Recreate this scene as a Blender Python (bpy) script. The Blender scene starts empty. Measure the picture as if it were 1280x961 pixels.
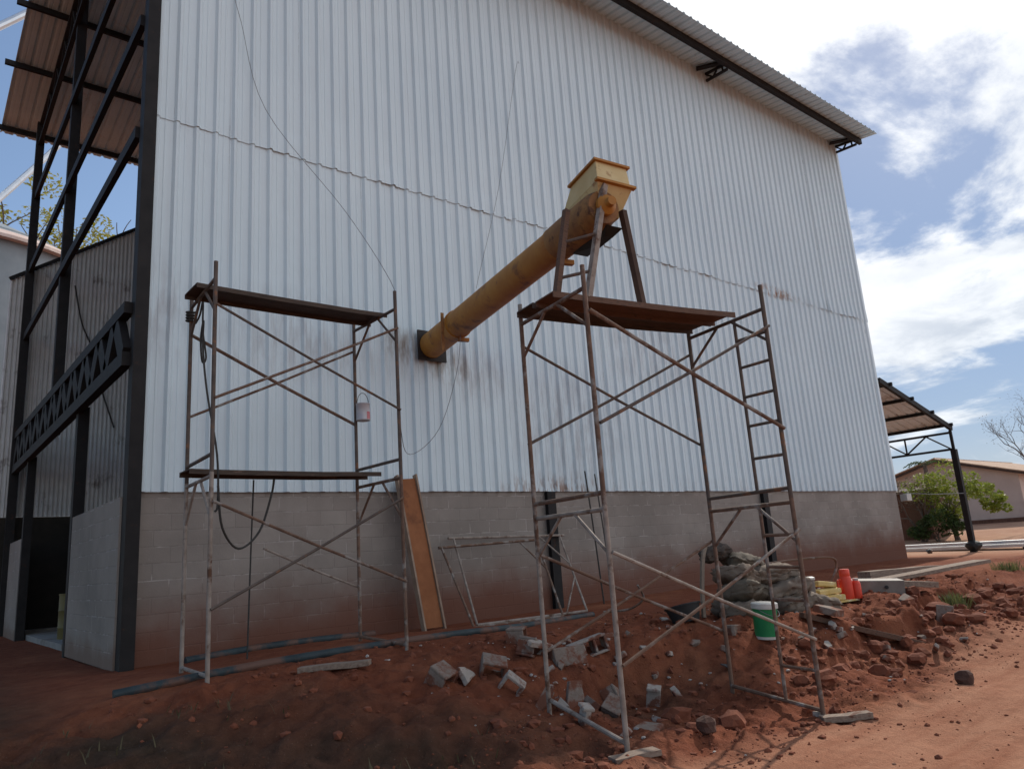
import math, random
import numpy as np

# ---------------------------------------------------------------- terrain
_rs = np.random.RandomState(7)
_perm = np.concatenate([_rs.permutation(256)] * 3)
_grad = np.array([(math.cos(a), math.sin(a)) for a in np.linspace(0, 2 * math.pi, 64, endpoint=False)])

def perlin(x, y):
    x = np.asarray(x, float); y = np.asarray(y, float)
    xi = np.floor(x).astype(int); yi = np.floor(y).astype(int)
    xf = x - xi; yf = y - yi
    u = xf**3 * (xf * (xf * 6 - 15) + 10); v = yf**3 * (yf * (yf * 6 - 15) + 10)
    def g(ix, iy, dx, dy):
        h = _perm[(_perm[ix & 255] + iy) & 255] & 63
        return _grad[h, 0] * dx + _grad[h, 1] * dy
    a = g(xi, yi, xf, yf); b = g(xi + 1, yi, xf - 1, yf)
    c = g(xi, yi + 1, xf, yf - 1); d = g(xi + 1, yi + 1, xf - 1, yf - 1)
    return (a + u * (b - a)) + v * ((c + u * (d - c)) - (a + u * (b - a)))

def fbm(x, y, n=4, s=1.0):
    r = 0; a = 1.0
    for k in range(n):
        r = r + a * perlin(x * s + 17.3 * k, y * s - 9.1 * k); s *= 2.05; a *= 0.5
    return r

CP = np.array([
    # x, y, z : soil against the wall and on the building side
    (-12, 10, -1.05), (-4, 10, -1.0), (0.5, 10, -1.0), (2.1, 10.0, -1.0), (5.5, 10.0, -0.98), (9, 10.0, -0.95), (12.5, 10, -0.9), (15.7, 10, -0.86),
    (19, 10, -0.86), (22.6, 10, -0.85), (26, 10, -0.92), (2, 15, -1.03), (2, 19, -1.03), (8, 15, -1.0), (15, 15, -0.95), (22, 15, -0.9), (2, 22, -1.0), (12, 24, -0.9), (-8, 18, -1.0),
    # the shelf the left scaffold and the blue pipes stand on
    (-1, 7.6, -1.15), (1.2, 7.7, -1.02), (2.4, 8.3, -0.92), (2.4, 7.35, -0.93), (4.3, 8.3, -0.85), (4.3, 7.4, -0.89), (6.0, 8.1, -0.92), (6.0, 7.3, -0.95), (8, 8.2, -0.96), (10, 8, -0.96), (13, 8, -0.93), (17, 8, -0.92), (22, 8, -0.9),
    # face of the shelf going down to the track
    (-1, 6.2, -1.35), (1, 6.3, -1.25), (2.5, 6.3, -1.12), (4, 6.3, -1.03), (5.3, 6.3, -1.05), (6.7, 6.3, -1.02), (8.2, 6.2, -0.98), (10, 6.2, -0.98), (12, 6.4, -0.97), (15, 6.6, -0.96),
    (0, 5.3, -1.48), (2, 5.3, -1.38), (3.4, 5.4, -1.2), (4.5, 5.2, -1.33), (5.5, 5.25, -1.56), (6.4, 5.3, -1.46), (7.4, 5.5, -1.05), (8.4, 5.2, -1.0), (10, 5.4, -1.0), (11.5, 5.4, -1.0),
    (1, 4.4, -1.54), (3, 4.5, -1.44), (4.4, 4.55, -1.42), (5.5, 4.6, -1.54), (6.6, 4.7, -1.44), (7.4, 4.7, -1.36), (8.2, 4.6, -1.36), (9.0, 4.85, -1.12), (9.1, 4.1, -1.42), (10.7, 4.75, -1.03), (12.2, 4.0, -1.36), (13.5, 4.7, -1.08), (16, 5.7, -0.99), (16, 4.4, -1.22),
    # track
    (0, 3.2, -1.6), (3, 3.4, -1.54), (4.3, 4.0, -1.49), (6.4, 3.75, -1.565), (5.3, 3.6, -1.53), (8, 3.3, -1.5), (11, 3, -1.43), (16, 3, -1.3), (20, 4, -1.1), (25, 3, -1.08), (22, 6, -0.96), (30, 9, -0.88), (35, 5, -0.7),
    (0, 0.5, -1.6), (5, 0.5, -1.6), (10, 0.5, -1.52), (20, 0, -1.2), (40, 0, -0.35), (0, -6, -1.6), (12, -6, -1.5), (30, -6, -0.9), (-12, 3, -1.5), (-12, -6, -1.6),
    (36, 14, -0.45), (42, 14, -0.08), (45, 22, 0.0), (55, 12, 0.02), (55, -5, 0.05), (32, 24, -0.5), (45, 40, 0.0), (20, 40, -0.5), (0, 40, -0.7), (-15, 35, -0.8), (-15, 22, -0.9), (60, 30, 0.05), (-5, 60, -0.6), (30, 60, -0.2), (60, 60, 0.0),
], float)

def _tps(d2):
    return np.where(d2 > 1e-9, 0.5 * d2 * np.log(d2 + 1e-12), 0.0)

_n = len(CP)
_S = 10.0
_px = CP[:, 0] / _S; _py = CP[:, 1] / _S
_A = np.zeros((_n + 3, _n + 3))
_A[:_n, :_n] = _tps((_px[:, None] - _px[None]) ** 2 + (_py[:, None] - _py[None]) ** 2) + 2e-5 * np.eye(_n)
_A[:_n, _n] = 1; _A[:_n, _n + 1] = _px; _A[:_n, _n + 2] = _py
_A[_n:, :_n] = _A[:_n, _n:].T
_w = np.linalg.solve(_A, np.concatenate([CP[:, 2], [0, 0, 0]]))

def sstep(a, b, x):
    t = np.clip((x - a) / (b - a), 0, 1)
    return t * t * (3 - 2 * t)

def rough_mask(x, y):
    """1 on the churned soil bank, 0 on the driven track and on the shelf by the wall"""
    lo = 3.9 + 0.5 * perlin(x * 0.5, y * 0.5 + 3)
    lo = lo - 0.5 * sstep(4, 7, x) * (1 - sstep(8, 10, x)) - 0.6 * sstep(6, 0, x)
    return sstep(lo - 0.35, lo + 0.45, y) * (1 - sstep(7.0, 7.9, y)) * sstep(-3, 0, x) * (1 - sstep(22, 27, x))

def ground_z(x, y):
    x = np.asarray(x, float); y = np.asarray(y, float)
    sh = np.broadcast(x, y).shape
    xf = np.broadcast_to(x, sh).ravel(); yf = np.broadcast_to(y, sh).ravel()
    out = np.empty(xf.size)
    for s in range(0, xf.size, 20000):
        a = np.clip(xf[s:s + 20000], -15, 60) / _S; b = np.clip(yf[s:s + 20000], -6, 60) / _S
        K = _tps((a[:, None] - _px[None]) ** 2 + (b[:, None] - _py[None]) ** 2)
        out[s:s + 20000] = K @ _w[:_n] + _w[_n] + _w[_n + 1] * a + _w[_n + 2] * b
    x = xf; y = yf
    m = rough_mask(x, y)
    near = (1 - sstep(14, 24, np.hypot(x - 6, y - 5)))
    lump = fbm(x, y, 4, 1.6)
    ridged = 0.5 - np.abs(fbm(x + 40, y, 4, 2.1))
    bil = np.abs(fbm(x + 11, y - 7, 3, 3.4))
    out += near * m * (0.09 * lump + 0.07 * (0.3 - bil) + (0.09 + 0.06 * sstep(6.8, 8, x) * (1 - sstep(14, 17, x))) * (ridged - 0.25))
    out += near * 0.012 * fbm(x, y + 30, 4, 3.0)
    # freshly cut scarps in the bank
    s1 = y - (4.62 + 0.13 * np.clip(x - 9, -1.5, 8) + 0.55 * fbm(x, x * 0 + 2.5, 3, 0.9) + 0.12 * perlin(x * 3, y * 3))
    k1 = sstep(7.6, 8.6, x) * (1 - sstep(15, 18, x)) * np.exp(-(s1 / 0.8) ** 2) * (0.55 + 0.8 * np.clip(perlin(x * 1.1, y * 0 + 8) + 0.3, 0, 1))
    s2 = y - (5.72 + 0.3 * fbm(x, x * 0 + 6.5, 3, 1.2) + 0.1 * perlin(x * 3.3, y * 3))
    k2 = sstep(4.7, 5.4, x) * (1 - sstep(6.6, 7.4, x)) * np.exp(-(s2 / 0.5) ** 2)
    out += 0.24 * (sstep(-0.09, 0.09, s1) - 0.5) * k1 + 0.2 * (sstep(-0.08, 0.08, s2) - 0.5) * k2
    # tyre ruts along the track
    tr = (1 - m) * (1 - sstep(3.0, 3.8, y)) * sstep(-6, -2, y)
    c1 = np.exp(-((y - 0.05 * x - 2.35 - 0.12 * np.sin(x * 0.35)) / 0.16) ** 2) + np.exp(-((y - 0.05 * x - 0.75 - 0.12 * np.sin(x * 0.35)) / 0.16) ** 2)
    out -= tr * 0.035 * c1 * (0.7 + 0.6 * perlin(x * 1.2, y))
    return out.reshape(sh)

def gz(x, y):
    return float(ground_z(np.array([x]), np.array([y]))[0])

import bpy, bmesh
from mathutils import Vector, Matrix, Euler

random.seed(11)
sc = bpy.context.scene
COL = sc.collection
R = math.radians
ROOT_LOC = {}

# ---------------------------------------------------------------- node helpers
class NT:
    def __init__(s, tree):
        s.t = tree; s.t.nodes.clear()
    def n(s, typ, **kw):
        nd = s.t.nodes.new(typ)
        for k, v in kw.items():
            if k.startswith('i_'):
                nd.inputs[k[2:].replace('_', ' ')].default_value = v
            else:
                setattr(nd, k, v)
        return nd
    def l(s, a, b): s.t.links.new(a, b)
    def math(s, op, a, b=None, c=None, clamp=False):
        nd = s.t.nodes.new('ShaderNodeMath'); nd.operation = op; nd.use_clamp = clamp
        for i, v in enumerate((a, b, c)):
            if v is None: continue
            if isinstance(v, (int, float)): nd.inputs[i].default_value = v
            else: s.l(v, nd.inputs[i])
        return nd.outputs[0]
    def ramp(s, fac, stops):
        nd = s.t.nodes.new('ShaderNodeValToRGB'); e = nd.color_ramp.elements
        while len(e) < len(stops): e.new(0.5)
        for k, (p, c) in enumerate(stops):
            e[k].position = p; e[k].color = (c, c, c, 1) if isinstance(c, (int, float)) else (*c, 1)
        s.l(fac, nd.inputs[0]); return nd.outputs[0]
    def mix(s, fac, a, b, mode='MIX'):
        nd = s.t.nodes.new('ShaderNodeMix'); nd.data_type = 'RGBA'; nd.blend_type = mode
        for sock, v in ((nd.inputs[0], fac), (nd.inputs[6], a), (nd.inputs[7], b)):
            if isinstance(v, (int, float)): sock.default_value = v
            elif isinstance(v, tuple): sock.default_value = (*v, 1)
            else: s.l(v, sock)
        return nd.outputs[2]
    def noise(s, vec, scale, detail=4, rough=0.55, dist=0.0, out='Fac'):
        nd = s.t.nodes.new('ShaderNodeTexNoise')
        nd.inputs['Scale'].default_value = scale; nd.inputs['Detail'].default_value = detail
        nd.inputs['Roughness'].default_value = rough; nd.inputs['Distortion'].default_value = dist
        if vec is not None: s.l(vec, nd.inputs['Vector'])
        return nd.outputs[out]
    def smooth(s, v, a, b):
        nd = s.t.nodes.new('ShaderNodeMapRange'); nd.interpolation_type = 'SMOOTHSTEP'
        s.l(v, nd.inputs['Value']); nd.inputs['From Min'].default_value = a; nd.inputs['From Max'].default_value = b
        return nd.outputs['Result']
    def bump(s, h, strength, dist=0.01, normal=None):
        nd = s.t.nodes.new('ShaderNodeBump'); nd.inputs['Strength'].default_value = strength; nd.inputs['Distance'].default_value = dist
        s.l(h, nd.inputs['Height'])
        if normal is not None: s.l(normal, nd.inputs['Normal'])
        return nd.outputs[0]

def new_mat(name):
    m = bpy.data.materials.new(name); m.use_nodes = True
    t = NT(m.node_tree)
    out = t.n('ShaderNodeOutputMaterial'); p = t.n('ShaderNodeBsdfPrincipled')
    t.l(p.outputs[0], out.inputs[0])
    tc = t.n('ShaderNodeTexCoord')
    return m, t, p, tc.outputs['Object']

def simple(name, c1, c2, scale=6, rough=0.8, metal=0.0, bump=0.15, bscale=40, c3=None, t3=0.62, s3=3, spec=0.3, stretch=None):
    """two-tone mottled material, with an optional third tone in patches (rust, dirt, paint splashes)"""
    m, t, p, oc = new_mat(name)
    if stretch:
        mp = t.n('ShaderNodeMapping'); mp.inputs['Scale'].default_value = stretch; t.l(oc, mp.inputs[0]); v = mp.outputs[0]
    else: v = oc
    f = t.ramp(t.noise(v, scale, 5, 0.6), [(0.32, 0.0), (0.68, 1.0)])
    c = t.mix(f, c1, c2)
    if c3:
        g = t.ramp(t.noise(v, s3, 6, 0.65), [(t3 - 0.05, 0.0), (t3 + 0.05, 1.0)])
        c = t.mix(g, c, c3)
    t.l(c, p.inputs['Base Color'])
    p.inputs['Roughness'].default_value = rough; p.inputs['Metallic'].default_value = metal
    p.inputs['Specular IOR Level'].default_value = spec
    if bump: t.l(t.bump(t.noise(v, bscale, 4, 0.6), bump, 0.01), p.inputs['Normal'])
    return m

# ---------------------------------------------------------------- mesh builder
class MB:
    def __init__(s): s.v = []; s.f = []
    def add(s, vs, fs):
        o = len(s.v); s.v += [tuple(v) for v in vs]; s.f += [tuple(i + o for i in f) for f in fs]; return s
    def box(s, c, size, rot=None, taper=None):
        x, y, z = (d / 2 for d in size); vs = []
        for k, (a, b, e) in enumerate([(-1, -1, -1), (1, -1, -1), (1, 1, -1), (-1, 1, -1), (-1, -1, 1), (1, -1, 1), (1, 1, 1), (-1, 1, 1)]):
            v = Vector((a * x, b * y, e * z))
            if taper and e > 0: v.x *= taper; v.y *= taper
            if rot is not None: v = rot @ v
            vs.append(v + Vector(c))
        return s.add(vs, [(0, 3, 2, 1), (4, 5, 6, 7), (0, 1, 5, 4), (1, 2, 6, 5), (2, 3, 7, 6), (3, 0, 4, 7)])
    def bar(s, p0, p1, w, h, up=(0, 0, 1)):
        p0 = Vector(p0); p1 = Vector(p1); d = (p1 - p0); L = d.length; d.normalize()
        u = Vector(up)
        if abs(d.dot(u)) > 0.98: u = Vector((0, 1, 0))
        a = d.cross(u).normalized(); b = a.cross(d).normalized()
        m = Matrix((a, d, b)).transposed()
        return s.box((p0 + p1) / 2, (w, L, h), m)
    def tube(s, pts, r, n=8, cap=True):
        pts = [Vector(p) for p in pts]; rings = []
        rr = r if isinstance(r, (list, tuple)) else [r] * len(pts)
        prev = None; vs = []
        for i, p in enumerate(pts):
            d = (pts[min(i + 1, len(pts) - 1)] - pts[max(i - 1, 0)]).normalized()
            if prev is None:
                u = Vector((0, 0, 1)) if abs(d.z) < 0.9 else Vector((1, 0, 0))
                a = d.cross(u).normalized()
            else:
                a = (prev - d * prev.dot(d)).normalized()
            b = d.cross(a); prev = a
            for k in range(n):
                t = 2 * math.pi * k / n
                vs.append(p + (a * math.cos(t) + b * math.sin(t)) * rr[i])
        fs = []
        for i in range(len(pts) - 1):
            for k in range(n):
                fs.append((i * n + k, i * n + (k + 1) % n, (i + 1) * n + (k + 1) % n, (i + 1) * n + k))
        if cap:
            fs.append(tuple(range(n - 1, -1, -1))); fs.append(tuple(range((len(pts) - 1) * n, len(pts) * n)))
        return s.add(vs, fs)
    def lathe(s, prof, n=24, m=None, cap=True):
        vs = []
        for r, z in prof:
            for k in range(n):
                t = 2 * math.pi * k / n
                v = Vector((r * math.cos(t), r * math.sin(t), z)); vs.append(m @ v if m else v)
        fs = []
        for i in range(len(prof) - 1):
            for k in range(n): fs.append((i * n + k, i * n + (k + 1) % n, (i + 1) * n + (k + 1) % n, (i + 1) * n + k))
        if cap:
            fs.append(tuple(range(n - 1, -1, -1))); fs.append(tuple(range((len(prof) - 1) * n, len(prof) * n)))
        return s.add(vs, fs)
    def loft(s, rings, cap=True):
        n = len(rings[0]); vs = [v for r in rings for v in r]; fs = []
        for i in range(len(rings) - 1):
            for k in range(n): fs.append((i * n + k, i * n + (k + 1) % n, (i + 1) * n + (k + 1) % n, (i + 1) * n + k))
        if cap:
            fs.append(tuple(range(n - 1, -1, -1))); fs.append(tuple(range((len(rings) - 1) * n, len(rings) * n)))
        return s.add(vs, fs)
    def sheet(s, rows):
        """rows: list of equal-length point lists -> one open sheet"""
        n = len(rows[0]); vs = [p for r in rows for p in r]; fs = []
        for i in range(len(rows) - 1):
            for k in range(n - 1): fs.append((i * n + k, i * n + k + 1, (i + 1) * n + k + 1, (i + 1) * n + k))
        return s.add(vs, fs)
    def rock(s, c, size, seed=0, sub=1, jag=0.25, rot=None):
        bm = bmesh.new(); bmesh.ops.create_icosphere(bm, subdivisions=sub, radius=1.0)
        rnd = random.Random(seed); vs = []
        for v in bm.verts:
            k = 1 + rnd.uniform(-jag, jag); w = Vector((v.co.x * size[0] * k, v.co.y * size[1] * k, v.co.z * size[2] * k))
            if rot is not None: w = rot @ w
            vs.append(w + Vector(c))
        fs = [tuple(v.index for v in f.verts) for f in bm.faces]; bm.free()
        return s.add(vs, fs)
    def build(s, name, mat, parent=None, smooth=False, bevel=0.0, loc=None, rot=None, fix=True):
        me = bpy.data.meshes.new(name)
        root = parent
        while root is not None and root.parent is not None: root = root.parent
        off = Vector(ROOT_LOC.get(root.name, (0, 0, 0))) if root is not None else Vector((0, 0, 0))
        me.from_pydata([tuple(Vector(v) - off) for v in s.v], [], s.f)
        if fix or bevel:
            bm = bmesh.new(); bm.from_mesh(me); bmesh.ops.recalc_face_normals(bm, faces=bm.faces); bm.to_mesh(me); bm.free()
        me.materials.append(mat)
        if smooth:
            me.polygons.foreach_set('use_smooth', [True] * len(me.polygons))
            try: me.set_sharp_from_angle(angle=R(40))
            except Exception: pass
        o = bpy.data.objects.new(name, me); COL.objects.link(o)
        if parent is not None: o.parent = parent
        if loc is not None: o.location = loc
        if rot is not None: o.rotation_euler = rot
        if bevel:
            b = o.modifiers.new('bevel', 'BEVEL'); b.width = bevel; b.segments = 2; b.limit_method = 'ANGLE'; b.angle_limit = R(35)
        return o

def tag(o, label=None, cat=None, group=None, kind=None):
    if label: o['label'] = label
    if cat: o['category'] = cat
    if group: o['group'] = group
    if kind: o['kind'] = kind
    return o

def thing(name, loc, label, cat, group=None):
    o = bpy.data.objects.new(name, None); o.empty_display_size = 0.2; COL.objects.link(o); o.location = loc
    ROOT_LOC[o.name] = tuple(loc)
    return tag(o, label, cat, group)

def dup(src, loc, rot, label=None, group=None, scale=None):
    """copy of a thing with copies of its parts and sub-parts (mesh data shared)"""
    r = src.copy(); COL.objects.link(r); r.location = loc; r.rotation_euler = rot
    if scale: r.scale = scale
    if label: r['label'] = label
    if group: r['group'] = group
    for ch in list(src.children):
        c = ch.copy(); COL.objects.link(c); c.parent = r
        for g in list(ch.children):
            d = g.copy(); COL.objects.link(d); d.parent = c
    return r

# ---------------------------------------------------------------- materials
M = {}
M['steel_dark'] = simple('painted dark steel', (0.016, 0.0145, 0.0145), (0.024, 0.0215, 0.021), 5, 0.65, 0.0, 0.05, 60, (0.045, 0.024, 0.016), 0.66, 7, spec=0.15)
M['tube_rust'] = simple('rusty scaffold tube', (0.1, 0.058, 0.04), (0.19, 0.115, 0.08), 9, 0.8, 0.1, 0.2, 120, (0.25, 0.22, 0.195), 0.57, 5)
M['tube_dark'] = simple('weathered scaffold tube', (0.075, 0.057, 0.048), (0.13, 0.098, 0.08), 8, 0.75, 0.15, 0.2, 120, (0.2, 0.1, 0.055), 0.6, 6)
M['tube_pale'] = simple('cement splashed scaffold tube', (0.2, 0.155, 0.125), (0.33, 0.28, 0.24), 8, 0.8, 0.1, 0.2, 120, (0.1, 0.05, 0.03), 0.6, 5)
M['plank_dark'] = simple('dirty dark plank', (0.045, 0.034, 0.028), (0.085, 0.06, 0.045), 4, 0.85, 0, 0.3, 60, (0.15, 0.1, 0.075), 0.63, 5, stretch=(1, 8, 8))
M['plank_brown'] = simple('rust brown plank', (0.09, 0.047, 0.03), (0.155, 0.085, 0.055), 4, 0.8, 0, 0.3, 60, (0.06, 0.04, 0.03), 0.6, 4, stretch=(1, 8, 8))
M['plank_grey'] = simple('weathered grey timber', (0.17, 0.12, 0.09), (0.28, 0.21, 0.16), 5, 0.9, 0, 0.35, 70, (0.13, 0.06, 0.04), 0.6, 3, stretch=(1, 9, 9))
M['board_rust'] = simple('orange rusty board', (0.2, 0.07, 0.026), (0.28, 0.11, 0.046), 3, 0.85, 0, 0.2, 50, (0.15, 0.055, 0.025), 0.6, 2.2)
M['board_edge'] = simple('bare board flange', (0.3, 0.22, 0.16), (0.2, 0.13, 0.09), 5, 0.85, 0, 0.2, 60)
M['concrete'] = simple('grey concrete block', (0.165, 0.125, 0.1), (0.265, 0.215, 0.18), 7, 0.95, 0, 0.5, 90, (0.15, 0.058, 0.035), 0.5, 5)
M['concrete_lt'] = simple('pale concrete', (0.28, 0.24, 0.205), (0.38, 0.335, 0.295), 7, 0.95, 0, 0.4, 90, (0.17, 0.07, 0.045), 0.53, 6)
M['clod'] = simple('red earth clod', (0.13, 0.039, 0.021), (0.22, 0.073, 0.038), 5, 1.0, 0, 0.6, 60)
M['chip'] = simple('pale stone chip', (0.3, 0.27, 0.24), (0.48, 0.44, 0.4), 9, 0.95, 0, 0.3, 90, (0.22, 0.11, 0.07), 0.55, 9)
M['rock'] = simple('dark rock', (0.06, 0.03, 0.022), (0.11, 0.055, 0.04), 6, 1.0, 0, 0.6, 60)
M['tube_yellow'] = simple('weathered ochre paint', (0.31, 0.118, 0.018), (0.4, 0.185, 0.03), 3, 0.6, 0, 0.12, 60, (0.16, 0.065, 0.025), 0.62, 2.6)
M['hopper_cream'] = simple('faded cream yellow paint', (0.5, 0.36, 0.16), (0.58, 0.45, 0.23), 4, 0.6, 0, 0.12, 60, (0.3, 0.16, 0.06), 0.64, 5)
M['hopper_rust'] = simple('ochre paint stained brown', (0.3, 0.15, 0.045), (0.2, 0.09, 0.035), 6, 0.7, 0, 0.2, 60, (0.1, 0.045, 0.022), 0.58, 7)
M['rubber'] = simple('black dirty steel', (0.018, 0.015, 0.014), (0.03, 0.025, 0.022), 8, 0.7, 0, 0.1, 60)
M['rope'] = simple('dark rope', (0.035, 0.033, 0.03), (0.06, 0.055, 0.05), 30, 0.95, 0, 0.3, 200)
M['cable'] = simple('thin grey cable', (0.12, 0.12, 0.13), (0.16, 0.16, 0.17), 30, 0.6, 0, 0)
M['pipe_blue'] = simple('dusty blue pipe', (0.014, 0.024, 0.028), (0.03, 0.045, 0.05), 5, 0.6, 0, 0.1, 60, (0.11, 0.055, 0.038), 0.52, 2.2)
M['sack'] = simple('grey cement sack', (0.13, 0.097, 0.073), (0.2, 0.155, 0.118), 6, 0.95, 0, 0.5, 30, (0.1, 0.06, 0.042), 0.6, 4)
M['sack_green'] = simple('greenish tarpaulin', (0.085, 0.068, 0.05), (0.125, 0.1, 0.075), 6, 0.9, 0, 0.5, 30)
M['black'] = simple('black plastic', (0.014, 0.014, 0.015), (0.022, 0.022, 0.022), 8, 0.6, 0, 0.1)
M['green'] = simple('green bucket plastic', (0.01, 0.15, 0.05), (0.016, 0.2, 0.07), 6, 0.45, 0, 0.05, 50, (0.05, 0.12, 0.06), 0.66, 6)
M['white_pl'] = simple('dirty white plastic', (0.4, 0.38, 0.34), (0.5, 0.48, 0.44), 6, 0.5, 0, 0.05, 50, (0.35, 0.26, 0.2), 0.64, 6)
M['grey_pl'] = simple('grey plastic', (0.15, 0.125, 0.105), (0.21, 0.18, 0.155), 6, 0.6, 0, 0.05, 50)
M['red_pl'] = simple('red plastic', (0.62, 0.05, 0.025), (0.7, 0.075, 0.035), 6, 0.4, 0, 0.03, 50)
M['yellow_pk'] = simple('yellow paper package', (0.62, 0.42, 0.13), (0.7, 0.52, 0.22), 8, 0.8, 0, 0.2, 50, (0.75, 0.66, 0.42), 0.6, 5)
M['tin'] = simple('grey paint tin', (0.4, 0.38, 0.4), (0.48, 0.46, 0.47), 8, 0.45, 0.2, 0.05)
M['tin_red'] = simple('pink red tin label', (0.42, 0.08, 0.1), (0.5, 0.2, 0.2), 14, 0.5, 0, 0.05)
M['galv'] = simple('bright galvanised steel', (0.62, 0.65, 0.68), (0.72, 0.74, 0.76), 3, 0.35, 0.6, 0.03, 60)
M['roof_sheet'] = simple('unpainted roof sheet underside', (0.5, 0.64, 0.7), (0.56, 0.7, 0.76), 2.5, 0.55, 0.0, 0.05, 40, (0.42, 0.4, 0.38), 0.66, 1.3, spec=0.4)
M['canopy_sheet'] = simple('canopy roof sheet', (0.58, 0.66, 0.7), (0.66, 0.73, 0.76), 2.5, 0.5, 0.0, 0.05, 40, (0.25, 0.2, 0.18), 0.62, 1.3)
M['plaster'] = simple('grey rendered wall', (0.2, 0.19, 0.175), (0.26, 0.245, 0.225), 2.5, 0.95, 0, 0.15, 30, (0.15, 0.12, 0.1), 0.62, 1.5)
M['gloom'] = simple('gloom darkened plaster', (0.02, 0.017, 0.014), (0.03, 0.025, 0.02), 3, 0.95, 0, 0.1)  # gloom of the unlit interior put into the plaster colour
M['wavy'] = simple('grey corrugated iron', (0.5, 0.49, 0.47), (0.58, 0.57, 0.55), 3, 0.6, 0.0, 0.05, 30, (0.2, 0.17, 0.15), 0.63, 1.4)
M['silo'] = simple('grey silo steel', (0.2, 0.225, 0.24), (0.25, 0.275, 0.29), 1.2, 0.6, 0.0, 0.05, 20)
M['silo_roof'] = simple('pinkish tile rim', (0.45, 0.33, 0.28), (0.6, 0.48, 0.42), 2, 0.7, 0, 0.1, 20)
M['house_wall'] = simple('pinkish house render', (0.5, 0.38, 0.33), (0.56, 0.44, 0.385), 1.5, 0.95, 0, 0.1, 20, (0.42, 0.3, 0.26), 0.63, 0.9)
M['house_roof'] = simple('pale clay roof tiles', (0.42, 0.27, 0.18), (0.55, 0.38, 0.27), 2.0, 0.9, 0, 0.3, 12, (0.3, 0.17, 0.1), 0.64, 1.6)
M['wood_dark'] = simple('dark fascia wood', (0.05, 0.03, 0.022), (0.09, 0.055, 0.04), 4, 0.9, 0, 0.1)
M['hut'] = simple('red brown boards', (0.1, 0.045, 0.03), (0.16, 0.08, 0.055), 3, 0.95, 0, 0.2, 30, stretch=(6, 6, 1))
M['bark'] = simple('bark', (0.08, 0.06, 0.047), (0.14, 0.11, 0.09), 8, 1, 0, 0.5, 40)
M['twig'] = simple('grey twig', (0.16, 0.15, 0.14), (0.22, 0.2, 0.19), 8, 1, 0, 0.2, 40)
M['glass_dark'] = simple('dark window', (0.02, 0.02, 0.022), (0.03, 0.03, 0.032), 4, 0.2, 0, 0)
M['drum'] = simple('old yellow drum', (0.09, 0.07, 0.02), (0.12, 0.095, 0.03), 4, 0.6, 0, 0.1)

def leaf_mat(name, a, b):
    m, t, p, oc = new_mat(name)
    f = t.noise(oc, 1.6, 3); g = t.noise(oc, 23, 2)
    c = t.mix(t.ramp(f, [(0.35, 0.0), (0.65, 1.0)]), a, b)
    c = t.mix(t.math('MULTIPLY', g, 0.5), c, tuple(min(1, x * 1.6) for x in b))
    t.l(c, p.inputs['Base Color']); p.inputs['Roughness'].default_value = 0.6
    p.inputs['Specular IOR Level'].default_value = 0.25
    tr = t.n('ShaderNodeBsdfTranslucent'); t.l(c, tr.inputs[0])
    ms = t.n('ShaderNodeMixShader'); ms.inputs[0].default_value = 0.35
    t.l(p.outputs[0], ms.inputs[1]); t.l(tr.outputs[0], ms.inputs[2])
    out = [n for n in t.t.nodes if n.type == 'OUTPUT_MATERIAL'][0]
    t.l(ms.outputs[0], out.inputs[0]); return m
M['leaf_yg'] = leaf_mat('yellow green leaves', (0.13, 0.17, 0.025), (0.22, 0.25, 0.04))
M['leaf_dk'] = leaf_mat('dark green leaves', (0.03, 0.05, 0.014), (0.055, 0.08, 0.022))
M['leaf_dry'] = leaf_mat('dry brown leaves', (0.1, 0.075, 0.05), (0.15, 0.12, 0.085))
M['leaf_gold'] = leaf_mat('golden green leaves', (0.2, 0.19, 0.03), (0.3, 0.27, 0.05))  # yellow green foliage colour of the trees behind the silo
M['grass_dry'] = leaf_mat('dry grass', (0.07, 0.055, 0.028), (0.1, 0.08, 0.042))
M['grass_gr'] = leaf_mat('green weed', (0.07, 0.08, 0.03), (0.11, 0.12, 0.045))

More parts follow.
